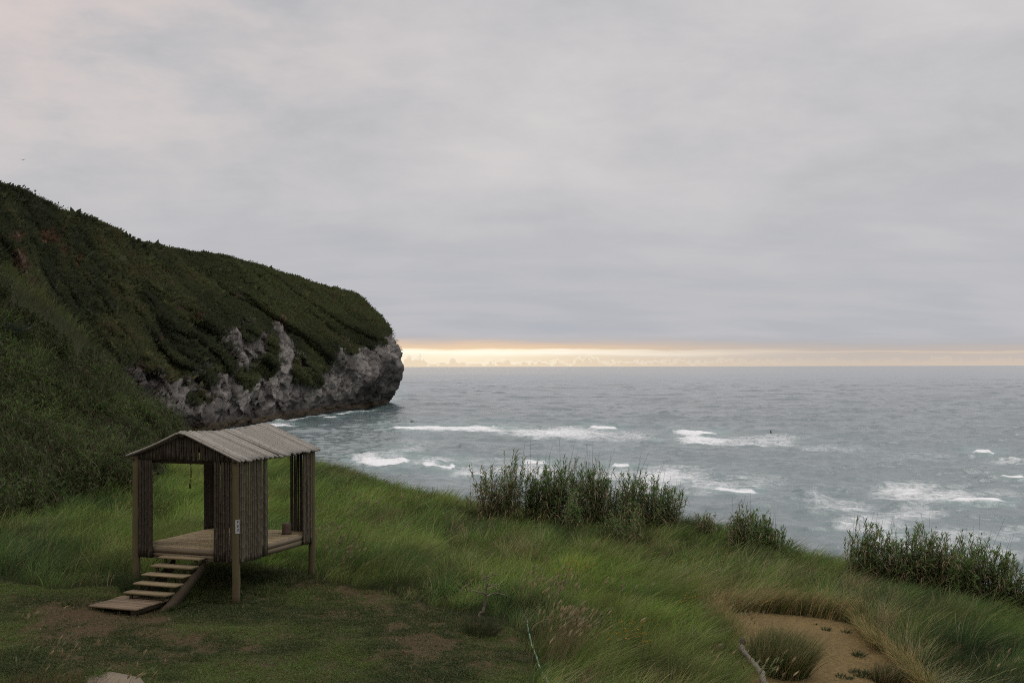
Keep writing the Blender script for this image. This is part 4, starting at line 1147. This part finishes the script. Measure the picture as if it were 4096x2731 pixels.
# ------------------------------------------------------------------ reeds
LG1 = np.array([.125, .205, .070]); LG2 = np.array([.235, .365, .110]); LDRY = np.array([.52, .41, .25])
LEAFP = ((0, .45), (.25, 1.0), (.6, .75), (1, 0))
def reed_parts(bx_, by_, bz_, hs, leaf_n, dryf=.25, low=.25, big=1.0):
    """stalks at the given feet; returns stalk, green leaf and dry leaf arrays"""
    n = len(bx_)
    lean = np.stack([rng.normal(.05, .10, n), rng.normal(0, .10, n), np.ones(n)], 1)
    bend = np.stack([rng.normal(.05, .05, n), rng.normal(0, .05, n), np.zeros(n)], 1)
    base = np.stack([bx_, by_, bz_], 1)
    hs = np.asarray(hs)
    bare = rng.random(n) < .16
    sl = ribbons(base, lean, hs * np.where(bare, 1.30, .98), rng.uniform(.010, .016, n), bend, ((0, 1), (.5, .85), (1, .45)), np.tile([[1.0, 0.15, 0]], (n, 1)))
    sl2 = ribbons(base, lean, hs * np.where(bare, 1.30, .98), rng.uniform(.010, .016, n), bend, ((0, 1), (.5, .85), (1, .45)), np.tile([[0.1, 1, 0]], (n, 1)))
    scol = np.array([[.34, .28, .17]]) * rng.uniform(.35, 1.0, (n, 1)); scol = np.where(bare[:, None], np.array([[.15, .11, .08]]), scol)
    st = [(sl[0], sl[1], sl[2], np.repeat(scol, sl[3], 0)), (sl2[0], sl2[1], sl2[2], np.repeat(scol, sl2[3], 0))]
    k = np.repeat(np.arange(n), leaf_n); N = len(k)
    fr = low + (1 - low) * rng.random(N) ** .75
    fr = np.where(bare[k], np.minimum(fr, .80), fr)
    P = base[k] + lean[k] * (hs[k] * fr)[:, None] + bend[k] * (hs[k] * fr ** 2)[:, None]
    an = rng.random(N) * 6.283
    isd = rng.random(N) < .72 * dryf * np.where(fr < .55, 1.7, 1.1)
    up = np.where(isd, rng.normal(.3, .5, N), .5 + 2.2 * fr ** 2 + rng.normal(0, .25, N))
    d0 = np.stack([np.cos(an), np.sin(an), up], 1); d0 /= np.linalg.norm(d0, axis=1, keepdims=True)
    L = (.44 + .46 * rng.random(N)) * (1.0 - .50 * fr) * big * (hs[k] / 2.2) ** .5 * np.where(isd, .75, 1)
    wd = rng.uniform(.020, .036, N) * big
    bend_l = np.stack([.10 + 0 * an, 0 * an, np.where(isd, -.85, -.42 - .40 * rng.random(N))], 1)
    side = np.cross(d0, np.stack([rng.normal(0, .3, N), rng.normal(0, .3, N), np.ones(N)], 1))
    v, q, tr, nv, _ = ribbons(P, d0, L, wd, bend_l, LEAFP, side)
    f1 = rng.random((N, 1))
    cg = (LG1 * (1 - f1) + LG2 * f1) * rng.uniform(.8, 1.2, (N, 1)); cd = LDRY * rng.uniform(.45, 1.15, (N, 1))
    def pick(mask):
        i = np.where(mask)[0]
        vv, qq, tt_, nv_, _ = ribbons(P[i], d0[i], L[i], wd[i], bend_l[i], LEAFP, side[i])
        return vv, qq, tt_, np.repeat((cg if mask is not isd else cd)[i], nv_, 0)
    return st, pick(~isd), pick(isd)
def reed_clump(px, d, h, half_w, n, label, dryf=.25, low=.25, leaf_n=30, depth_w=.5, group='giant reed clumps along the edge of the bluff'):
    cx = (px - HX) / F * d
    cz = float(ground(cx, d))
    n = int(n * 2.2); h = h * 1.10
    root = empty('reed_clump', (cx, d, cz)); tag(root, label, 'reeds', group)
    ox = rng.normal(0, half_w * .55, n); oy = rng.normal(0, depth_w * .6, n)
    oz = ground(cx + ox, d + oy) - cz - .05
    hs = h * (1 - .35 * np.clip(np.abs(ox) / (half_w * 1.6), 0, 1) ** 1.5) * rng.uniform(.50, 1.08, n)
    st, gl, dl = reed_parts(ox, oy, oz, hs, leaf_n, dryf, low)
    s_ = join(st)
    mesh_obj('stalks', s_[0], s_[1], s_[2], M_STALK, s_[3], root)
    mesh_obj('green_leaves', gl[0], gl[1], gl[2], M_LEAF, gl[3], root)
    mesh_obj('dry_leaves', dl[0], dl[1], dl[2], M_LEAF, dl[3], root)
    return root
centre = [
    (1950, 46.4, 1.85, .55, 26, 'sparse brownish reed clump at the left end of the middle reed row', .50, .22),
    (2028, 46.2, 2.45, .34, 20, 'tallest narrow reed clump, second from the left end of the middle row', .38, .30),
    (2128, 46.0, 2.05, .42, 26, 'reed clump just right of the gap near the left end of the middle row', .22, .30),
    (2190, 45.8, 2.05, .45, 26, 'dense green reed clump third left of the bare front stalk', .22, .25),
    (2252, 45.7, 2.20, .45, 28, 'high leafy reed clump behind the front rosette in the middle of the row', .30, .22),
    (2325, 45.6, 2.10, .45, 28, 'broad dark green reed clump left of the narrow gap in the middle row', .28, .22),
    (2378, 45.8, 2.10, .34, 22, 'brown tinged reed clump at the left lip of the narrow gap', .40, .25),
    (2462, 45.8, 1.90, .42, 26, 'reed clump just right of the narrow gap with bare sticks above it', .28, .22),
    (2525, 45.8, 1.85, .45, 26, 'reed clump with many thin bare canes right of the narrow gap', .34, .22),
    (2600, 45.8, 1.65, .45, 26, 'lower grey green reed clump toward the right end of the middle row', .30, .15),
    (2665, 46.0, 1.50, .42, 24, 'dark low reed clump at the right end of the middle row with tall sticks', .24, .15),
    (2283, 43.9, 1.75, .22, 7, 'single reed stand with pale bare stalk in front of the middle row', .22, .42),
    (2445, 43.0, 1.25, .24, 8, 'short leafy reed plant in front of the narrow gap', .20, .35),
    (2520, 42.6, 1.45, .26, 9, 'leafy reed plant with a pale dead tuft in front of the middle row', .30, .35),
]
for px, d, h, hw, n, lab, dr, lw_ in centre:
    reed_clump(px, d - 1.6, h * 1.12, hw * 1.08, n, lab, dr, lw_, 34)
rightrow = [
    (3425, 39.6, 1.75, .30, 16, 'feathery reed clump at the left end of the right reed row', .28, .25),
    (3478, 39.6, 1.80, .30, 18, 'upright reed clump left of the white foam gap in the right row', .30, .25),
    (3560, 39.3, 1.45, .34, 20, 'low reed clump just right of the white foam gap', .34, .2),
    (3632, 39.1, 1.80, .42, 26, 'tall dense reed clump with dark sticks in the right row', .30, .2),
    (3705, 38.9, 1.80, .42, 26, 'brown flecked reed clump in the middle of the right row', .42, .2),
    (3780, 38.7, 1.75, .42, 26, 'green reed clump with a group of upright sticks in the right row', .34, .2),
    (3830, 37.9, 1.55, .34, 20, 'rounded reed clump in front of the right row on bare pale stems', .24, .35),
    (3895, 38.2, 1.85, .42, 26, 'dark spiky reed clump with two tall stumps on the right', .20, .3),
    (3975, 37.9, 1.60, .38, 20, 'thin reed clump with a leaning pale trunk near the right edge', .24, .35),
    (4050, 37.6, 1.65, .42, 24, 'bushy reed clump near the right edge of the picture', .28, .3),
    (4120, 37.3, 1.60, .42, 22, 'reed clump cut off by the right edge of the picture', .24, .3),
    (2945, 43.4, 1.35, .36, 22, 'small brown reed tuft at the left of the lone bush on the crest', .50, .1),
    (3015, 43.0, 1.40, .48, 32, 'lone dark spiky reed bush on the crest between the two rows', .18, .05),
    (3090, 42.6, 1.10, .44, 26, 'low dark reed bush sloping right from the lone bush on the crest', .14, .05),
    (2820, 44.6, .85, .26, 16, 'little brown reed tuft on the crest right of the middle row', .55, .1),
]
for px, d, h, hw, n, lab, dr, lw_ in rightrow:
    reed_clump(px, d - 1.2, h * 1.12, hw * 1.08, n, lab, dr, lw_, 36)
# reed thicket on the left slope: an uncountable mass
kx, ky = scatter(6200, -46, -12, 34, 72)
kz = ground(kx, ky); px, py = project(kx, ky, kz + .9)
k = np.where(in_poly(px, py, thick_poly))[0][:1300]
kx, ky, py = kx[k], ky[k], py[k]
kh = (1.0 + 1.7 * fbm(kx * .25, ky * .25, seed=163, oct=2)) * rng.uniform(.7, 1.15, len(k)) * (1 - .5 * sstep(py, 1560, 1380))
kc = np.exp(rng.normal(-.22, .30, len(k)))
cnt_ = 15
ids = np.repeat(np.arange(len(k)), cnt_)
X = kx[ids] + rng.normal(0, .26, len(ids)); Y = ky[ids] + rng.normal(0, .26, len(ids)); Z = ground(X, Y)
off = np.hypot(X - kx[ids], Y - ky[ids])
hs = kh[ids] * rng.uniform(.6, 1.05, len(ids)) * np.clip(1.1 - off * .55, .4, 1)
st, gl, dl = reed_parts(X, Y, Z - .05, hs, 13, .24, .22, 1.35)
def near_col(v):
    return np.exp((fbm(v[:, 0] * .45, v[:, 1] * .45, v[:, 2] * .45, seed=165, oct=3) - .55) * 2.4)[:, None]
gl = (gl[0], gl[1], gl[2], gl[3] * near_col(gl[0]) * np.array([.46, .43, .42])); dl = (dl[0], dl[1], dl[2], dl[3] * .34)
tj = join(st + [gl, dl])
o_ = mesh_obj('reed_thicket', tj[0], tj[1], tj[2], M_LEAF, tj[3])
tag(o_, 'dense dark reed thicket on the slope left of the hut', 'reeds', kind='stuff')
print('thicket stalks', len(X))

# ------------------------------------------------------------------ grass tufts and weeds standing by themselves
def blade_tuft(name, px, py, r, h, n, label, cat, cols, spread=.35, group=None, wd=.008, dryp=.3):
    b = ray_ground(px, py)
    root_v = np.array([b[0], b[1], b[2]])
    an = rng.random(n) * 6.283; rr = r * np.sqrt(rng.random(n))
    ox, oy = rr * np.cos(an), rr * np.sin(an)
    P = np.stack([ox, oy, ground(b[0] + ox, b[1] + oy) - b[2] - .02], 1)
    d0 = np.stack([ox / r * spread + rng.normal(.05, .16, n), oy / r * spread + rng.normal(0, .16, n), np.ones(n)], 1); d0 /= np.linalg.norm(d0, axis=1, keepdims=True)
    v, q, tr, nv, _ = ribbons(P, d0, h * rng.uniform(.5, 1.1, n), wd * rng.uniform(.7, 1.3, n), np.stack([rng.normal(.16, .12, n), rng.normal(0, .12, n), np.full(n, -.22)], 1))
    cA, cB = np.array(cols[0]), np.array(cols[1])
    c_ = np.where((rng.random(n) < dryp)[:, None], cB * rng.uniform(.6, 1.15, (n, 1)), cA * rng.uniform(.7, 1.3, (n, 1)))
    o = mesh_obj(name, v, q, tr, M_GRASS, np.repeat(c_, nv, 0)); o.location = root_v
    return tag(o, label, cat, group)
blade_tuft('grass_tuft', 3120, 2680, .60, 1.15, 4200, 'big green grass tuft growing in the front of the brown sand patch', 'grass tuft', ((.13, .19, .055), DRY * .9), .18, 'grass tufts in the sand patch', .008, .35)
blade_tuft('grass_tuft', 3545, 2725, .30, .55, 1100, 'smaller grass tuft at the right front edge of the sand patch', 'grass tuft', ((.075, .110, .032), DRY * .9), .3, 'grass tufts in the sand patch', .008, .45)
blade_tuft('grass_tuft', 560, 2372, .42, .75, 900, 'dark grass tuft hiding the foot of the left front post of the hut', 'grass tuft', ((.085, .125, .05), (.18, .16, .07)), .4, None, .009, .15)
blade_tuft('rush_tuft', 1800, 1985, .9, .85, 1500, 'dark spiky rush tuft on the crest left of the middle reed row', 'rush tuft', ((.050, .064, .026), (.15, .10, .06)), .8, 'dark rush tufts along the crest', .010, .35)
blade_tuft('rush_tuft', 1318, 1885, .7, .75, 900, 'brownish rush tuft on the crest just right of the hut roof', 'rush tuft', ((.060, .062, .028), (.17, .11, .06)), .6, 'dark rush tufts along the crest', .010, .5)
blade_tuft('rush_tuft', 2740, 2055, .8, .80, 1200, 'dark rush tuft at the right foot of the middle reed row', 'rush tuft', ((.045, .058, .025), (.14, .10, .06)), .6, 'dark rush tufts along the crest', .010, .35)
blade_tuft('rush_tuft', 2860, 2105, .9, .75, 1300, 'rush tuft on the crest right of the middle reed row, before the lone bush', 'rush tuft', ((.080, .090, .040), (.22, .15, .09)), .6, 'dark rush tufts along the crest', .010, .4)
blade_tuft('rush_tuft', 3180, 2160, .9, .7, 1300, 'rush tuft on the crest just right of the lone dark reed bush', 'rush tuft', ((.080, .090, .040), (.22, .15, .09)), .6, 'dark rush tufts along the crest', .010, .4)
blade_tuft('rush_tuft', 3270, 2195, 1.0, .65, 1500, 'brown green rush tuft on the crest left of the right reed row', 'rush tuft', ((.055, .056, .026), (.15, .10, .06)), .5, 'dark rush tufts along the crest', .010, .45)
for px, py, r, h, n, lab in [(3305, 2520, .12, .24, 70, 'small spiky weed, left of the pair in the middle of the sand'), (3382, 2530, .11, .24, 60, 'small spiky weed, right of the pair in the middle of the sand'),
                             (3262, 2498, .06, .12, 26, 'tiny weed near the back edge of the sand patch'), (3432, 2625, .16, .34, 90, 'taller thin weed toward the right side of the sand'),
                             (3450, 2700, .34, .26, 260, 'spreading leafy weed at the front of the sand patch'), (3375, 2712, .20, .2, 110, 'low leafy weed beside the spreading one at the sand front')]:
    blade_tuft('weed', px, py, r * .8, h * .72, n, lab, 'weed', ((.050, .085, .030), (.10, .12, .05)), .9, 'weeds on the sand patch', .012, .25)
blade_tuft('grass_tuft', 1918, 2540, .30, .55, 420, 'dark grass tuft around the foot of the bare dead shrub', 'grass tuft', ((.055, .075, .030), (.12, .11, .05)), .75, None, .007, .25)
blade_tuft('grass_tuft', 2125, 2445, .85, .62, 3200, 'dark green bushy grass clump right of the dead shrub', 'grass tuft', ((.060, .090, .034), (.16, .14, .07)), .3, None, .008, .15)
blade_tuft('agave', 15, 1340, .25, 1.5, 70, 'spiky dark agave on the hillside at the left edge', 'agave', ((.050, .070, .045), (.07, .08, .05)), 1.3, None, .10, .2)
def fringe(edge, n, h, lean_x, lean_y, thick):
    pe = poly_interp(edge, 60); i = rng.integers(0, 60, n)
    g_ = np.array([ray_ground(*p_) for p_ in pe])
    cl = rng.integers(0, 60, 34); i = np.where(rng.random(n) < .75, np.clip(cl[rng.integers(0, 34, n)] + rng.integers(-1, 2, n), 0, 59), i)
    B_ = g_[i] + np.stack([rng.normal(0, .10, n), np.abs(rng.normal(0, thick, n)), np.zeros(n)], 1)
    B_[:, 2] = ground(B_[:, 0], B_[:, 1]) - .02
    fan = rng.normal(0, .16, 60)[i]
    d0 = np.stack([lean_x + fan + rng.normal(0, .12, n), rng.normal(lean_y, .14, n), np.ones(n)], 1); d0 /= np.linalg.norm(d0, axis=1, keepdims=True)
    v, q, tr, nv, _ = ribbons(B_, d0, h * rng.uniform(.45, 1.1, n), rng.uniform(.006, .014, n), np.stack([rng.normal(lean_x * .8, .15, n), rng.normal(lean_y * .6, .15, n), np.full(n, -.28)], 1))
    c_ = 1.45 * DRY * rng.uniform(.45, 1.05, (n, 1)) * np.array([1, 1.02, .86]); c_ = np.where((rng.random(n) < .38)[:, None], np.array([.20, .25, .075]), c_)
    return v, q, tr, np.repeat(c_, nv, 0)
fj_ = join([fringe([(2810, 2440), (2875, 2452), (3000, 2446), (3200, 2462), (3400, 2488)], 2600, 1.0, .24, .04, .30), fringe([(3440, 2500), (3470, 2545), (3530, 2600), (3610, 2660), (3680, 2740), (3740, 2800)], 2700, .85, -.20, -.10, .30),
            fringe([(2870, 2450), (2900, 2520), (2935, 2560)], 900, .8, .1, 0, .2)])
o_ = mesh_obj('dry_grass', fj_[0], fj_[1], fj_[2], M_GRASS, fj_[3]); tag(o_, 'straw coloured dry grass fringing the sand patch', 'grass', kind='stuff')
# small stones lying on the sand and on the worn earth
n = 1500
sx = np.concatenate([rng.uniform(4.5, 12.5, 1100), rng.uniform(-10, -1, 400)]); sy = np.concatenate([rng.uniform(23, 33, 1100), rng.uniform(20, 27, 400)])
sz = ground(sx, sy); lw, sd, px, py = masks(sx, sy, sz); k = sd | (lw & (grassy(sx, sy) < .4))
sx, sy, sz = sx[k], sy[k], sz[k]; n = len(sx)
octv = np.array([[1, 0, 0], [-1, 0, 0], [0, 1, 0], [0, -1, 0], [0, 0, .7], [0, 0, -.7]]); octf = np.array([[0, 2, 4], [2, 1, 4], [1, 3, 4], [3, 0, 4], [2, 0, 5], [1, 2, 5], [3, 1, 5], [0, 3, 5]])
rr_ = (.008 + .022 * rng.random(n) ** 3)[:, None, None]
V = octv[None] * rr_ * rng.uniform(.6, 1.3, (n, 6, 1)) + np.stack([sx, sy, sz + .004], 1)[:, None]
sc0 = np.array([.42, .35, .26]) * rng.uniform(.35, 1.3, (n, 1))
o_ = mesh_obj('pebbles', V.reshape(-1, 3), None, (octf[None] + (np.arange(n) * 6)[:, None, None]).reshape(-1, 3), M_BARK, np.repeat(sc0, 6, 0))
tag(o_, 'small loose stones on the sand patch and the worn earth', 'pebbles', kind='stuff')
# near grasses at the lower left, closest to the camera
def near_grass():
    n = 9000
    X, Y = scatter(n, -8.2, -4.6, 14.6, 18.6)
    px, py = project(X, Y, ground(X, Y) + .25)
    k = (px < 40 + 330 * (py - 2480) / 250 + 60 * rng.normal(0, 1, n)) & (py > 2500)
    X, Y = X[k], Y[k]; N = len(X)
    ln = rng.uniform(.25, .62, N)
    d0 = np.stack([rng.normal(.1, .25, N), rng.normal(0, .25, N), np.ones(N)], 1); d0 /= np.linalg.norm(d0, axis=1, keepdims=True)
    v, q, tr, nv, _ = ribbons(np.stack([X, Y, ground(X, Y) - .02], 1), d0, ln, rng.uniform(.004, .009, N), np.stack([rng.normal(.15, .15, N), rng.normal(0, .1, N), np.full(N, -.3)], 1))
    c_ = np.where((rng.random(N) < .45)[:, None], np.array([.19, .105, .06]) * rng.uniform(.5, 1.2, (N, 1)), np.array([.075, .085, .035]) * rng.uniform(.6, 1.2, (N, 1)))
    o = mesh_obj('near_grass', v, q, tr, M_GRASS, np.repeat(c_, nv, 0))
    tag(o, 'reddish brown seeding grass in the lower left foreground', 'grass', kind='stuff')
near_grass()

# ------------------------------------------------------------------ small things
def px_pts(pts, ox, oy, k):
    return [(ox + x / k, oy + y / k) for x, y in pts]
# bare dead shrub
D_ = 24.3
shr_base = at(1917, 2530, D_)
shr = empty('dead_shrub', shr_base); tag(shr, 'bare dead shrub with crooked grey branches at the lawn edge', 'shrub')
def limb(name, pts, r0, r1, seed, parent, wob_d=.16):
    pp = px_pts(pts, 1700, 2150, 2.352)
    n = len(pp); rg = np.random.default_rng(seed)
    P = np.array([at(x, y, D_ + rg.normal(0, wob_d) * (i > 0)) for i, (x, y) in enumerate(pp)]) - shr_base
    s = np.linspace(0, 1, n); q = np.linspace(0, 1, n * 3)
    P = np.stack([np.interp(q, s, P[:, i]) for i in range(3)], 1) + rg.normal(0, .006, (n * 3, 3))
    m = MB(); m.tube(P, np.linspace(r0, r1, n * 3), 6, (0.235, 0.20, 0.155)); return m.build(name, M_BARK, parent, True)
limb('trunk', [(510, 893), (508, 770), (510, 720), (545, 690), (560, 640), (572, 570), (580, 470), (580, 370)], .042, .016, 1, shr, .02)
for i, (pts, r0) in enumerate([([(572, 560), (620, 530), (690, 520), (765, 540)], .022), ([(690, 520), (725, 530), (770, 545), (800, 580)], .012), ([(572, 530), (510, 510), (430, 492), (362, 515)], .022),
                               ([(430, 492), (415, 450), (397, 410)], .012), ([(432, 492), (430, 450), (424, 420)], .009), ([(545, 545), (520, 530), (450, 585)], .014), ([(582, 455), (640, 440), (700, 437)], .016), ([(580, 372), (555, 360), (590, 310)], .012),
                               ([(580, 372), (620, 360), (660, 315)], .012), ([(620, 360), (660, 345), (690, 350)], .009), ([(600, 450), (660, 465), (690, 490), (705, 505)], .011), ([(578, 385), (525, 395), (523, 420)], .011), ([(580, 375), (600, 385), (605, 380)], .012),
                               ([(560, 640), (520, 600), (480, 585)], .008), ([(510, 485), (560, 480), (600, 500)], .009), ([(690, 520), (688, 545), (692, 560)], .009)]):
    limb('branch', pts, r0, .005, 20 + i, shr, .10)
# standpipe and hose
sb = ray_ground(2093, 2495)
sp_ = empty('water_tap', sb); tag(sp_, 'short dark water tap post at the lawn edge where the green hose starts', 'tap')
m = MB(); m.box(-.022, .022, -.022, .022, -.1, .20, (.085, .06, .045)); m.build('stake', M_WOODZ, sp_)
m = MB(); m.tube([(-.02, -.03, .02), (-.02, -.03, .27)], .011, 8, (.02, .02, .025)); m.tube([(-.02, -.03, .25), (-.055, -.03, .27)], .010, 8, (.02, .02, .03)); m.tube([(-.02, -.03, .17), (.03, -.06, .155)], .014, 8, (.02, .02, .03)); m.build('pipe', M_PLAIN, sp_, True)
m = MB(); m.tube([(-.075, -.03, .272), (-.045, -.03, .285)], .016, 8, (.05, .06, .16)); m.build('tap_handle', M_PLAIN, sp_, True)
m = MB(); m.tube([(.03, -.06, .155), (.055, -.08, .13)], .017, 8, (.10, .15, .33)); m.build('hose_connector', M_PLAIN, sp_, True)
hp_ = [np.array(sb) + np.array((.055, -.08, .13)), np.array(sb) + np.array((.09, -.15, .075))]
for pp in ((2112, 2530), (2121, 2562), (2130, 2598), (2140, 2625), (2160, 2690), (2188, 2731), (2210, 2775)):
    g_ = ray_ground(*pp); hp_.append(np.array([g_[0], g_[1], g_[2] + .022]))
hp_ = np.array(hp_); s = np.linspace(0, 1, len(hp_)); q = np.linspace(0, 1, 40)
Pp = np.stack([np.interp(q, s, hp_[:, i]) for i in range(3)], 1)
for _ in range(2): Pp[1:-1] = (Pp[:-2] + 2 * Pp[1:-1] + Pp[2:]) / 4
Pp[2:, 2] = np.maximum(Pp[2:, 2], ground(Pp[2:, 0], Pp[2:, 1]) + .05)
m = MB(); m.tube(Pp, .018, 8, (.36, .58, .46)); hz = m.build('garden_hose', M_PLAIN, None, True)
tag(hz, 'pale green garden hose running from the tap into the grass', 'hose')
# driftwood limb
dpx = [(2972, 2556), (2966, 2592), (2985, 2618), (3004, 2638), (3022, 2662), (3044, 2690), (3052, 2720), (3066, 2760)]
dd = np.linspace(25.2, 23.2, len(dpx))
P = np.array([at(x, y, d_) for (x, y), d_ in zip(dpx, dd)])
b0 = P[-1].copy(); s = np.linspace(0, 1, len(P)); q = np.linspace(0, 1, 26)
Pq = np.stack([np.interp(q, s, P[:, i]) for i in range(3)], 1) - b0 + rng.normal(0, .006, (26, 3))
dw = empty('driftwood', b0); tag(dw, 'weathered grey driftwood limb leaning beside the big grass tuft', 'driftwood')
m = MB(); m.tube(Pq, np.interp(q, [0, .1, .3, .6, .8, 1], [.055, .062, .050, .062, .075, .070]) + rng.normal(0, .013, 26), 10,
                 np.where((sstep(q, .0, .22) * 1)[:, None] > .5, np.array([.235, .205, .175]), np.array([.085, .07, .06]))); m.build('trunk', M_BARK, dw, True)
for i0, off in ((14, (.10, 0, .10)), (17, (.13, .02, .14)), (7, (.06, 0, .08)), (20, (-.08, 0, .10))):
    m = MB(); a0 = Pq[i0]; m.tube([a0, a0 + np.array(off) * .6, a0 + np.array(off) * 1.0 + (.0, 0, .03)], [.034, .022, .006], 6, (.28, .25, .22)); m.build('branch_stub', M_BARK, dw, True)
# concrete slab path at the bottom left
cr = [(330, 2760), (352, 2706), (385, 2690), (440, 2694), (505, 2712), (560, 2728), (600, 2780)]
Pt = np.array([ray_ground(*c_) for c_ in cr]); Pt[:, 2] = Pt[:, 2].mean() + .035
nb = len(Pt); lowr = Pt - np.array([0, 0, .12]); cen = Pt.mean(0)
V = np.vstack([Pt, lowr, cen[None]])
tr = [[i, (i + 1) % nb, 2 * nb] for i in range(nb)]
qd = [[(i + 1) % nb, i, nb + i, nb + (i + 1) % nb] for i in range(nb)]
o_ = mesh_obj('path', V, qd, tr, mat_solid('concrete', .2, (9, 9, 9), .9, .3, .01, .1), np.tile([[.26, .215, .16]], (len(V), 1)))
tag(o_, 'worn concrete path slab at the lower left edge', 'path', kind='structure')
# gull
bp = at(92, 640, 200.0)
m = MB()
def wing(sg):
    xs_ = np.array([0, .12, .28, .46, .56]) * sg; zz_ = np.array([0, .05, .095, .11, .10]) * (1 if sg > 0 else .9); ch = np.array([.16, .15, .12, .075, .015])
    V = []
    for x, z, c_ in zip(xs_, zz_, ch):
        V += [(x, c_ * .5, z + .006), (x, -c_ * .5, z + .006), (x, c_ * .5, z - .010), (x, -c_ * .5, z - .010)]
    q_ = []
    for i in range(4):
        a, b = i * 4, i * 4 + 4
        q_ += [[a, b, b + 1, a + 1], [a + 2, a + 3, b + 3, b + 2], [a, a + 2, b + 2, b], [a + 1, b + 1, b + 3, a + 3]]
    return np.array(V), q_
m.tube([(-.02, .22, -.01), (-.01, .12, -.015), (0, 0, -.02), (.01, -.14, -.015), (.015, -.26, 0)], [.015, .042, .055, .035, .010], 8, (.06, .055, .05))
for sg in (1, -1):
    V, q_ = wing(sg); m.add(V, q_, None, (.075, .07, .065))
gull = m.build('seabird', M_PLAIN, None, True); gull.location = bp
tag(gull, 'small dark seabird gliding with spread wings in the grey sky', 'bird')
# person sitting in the water beyond the break
pp = on_z(3083, 1731.5, 0.0)
me = bpy.data.meshes.new('person')
J = [(0, 0, .05), (0, 0, .30), (0, -.02, .52), (0, -.02, .64), (0, -.03, .76), (.17, -.02, .50), (.24, -.12, .26), (.20, -.28, .14), (-.17, -.02, .50), (-.24, -.12, .26), (-.20, -.28, .14), (.16, -.30, .06), (-.16, -.30, .06), (.20, -.34, -.3), (-.20, -.34, -.3)]
Ed = [(0, 1), (1, 2), (2, 3), (3, 4), (2, 5), (5, 6), (6, 7), (2, 8), (8, 9), (9, 10), (0, 11), (11, 13), (0, 12), (12, 14)]
rad = [.15, .13, .14, .06, .10, .07, .05, .035, .07, .05, .035, .08, .08, .05, .05]
me.from_pydata(J, Ed, [])
pers = bpy.data.objects.new('person', me); COL.objects.link(pers); pers.location = (pp[0], pp[1], .12)
sk = pers.modifiers.new('skin', 'SKIN')
for v_, r_ in zip(me.skin_vertices[0].data, rad): v_.radius = (r_, r_)
me.skin_vertices[0].data[0].use_root = True
pers.modifiers.new('subdiv', 'SUBSURF').levels = 1
mk, t, o = new_mat('wetsuit'); p = t.n('ShaderNodeBsdfPrincipled'); p.inputs['Base Color'].default_value = (.02, .02, .022, 1); p.inputs['Roughness'].default_value = .5; t.t.links.new(p.outputs[0], o.inputs[0])
me.materials.append(mk)
tag(pers, 'person in dark clothing sitting low on the water beyond the breaking wave', 'person')
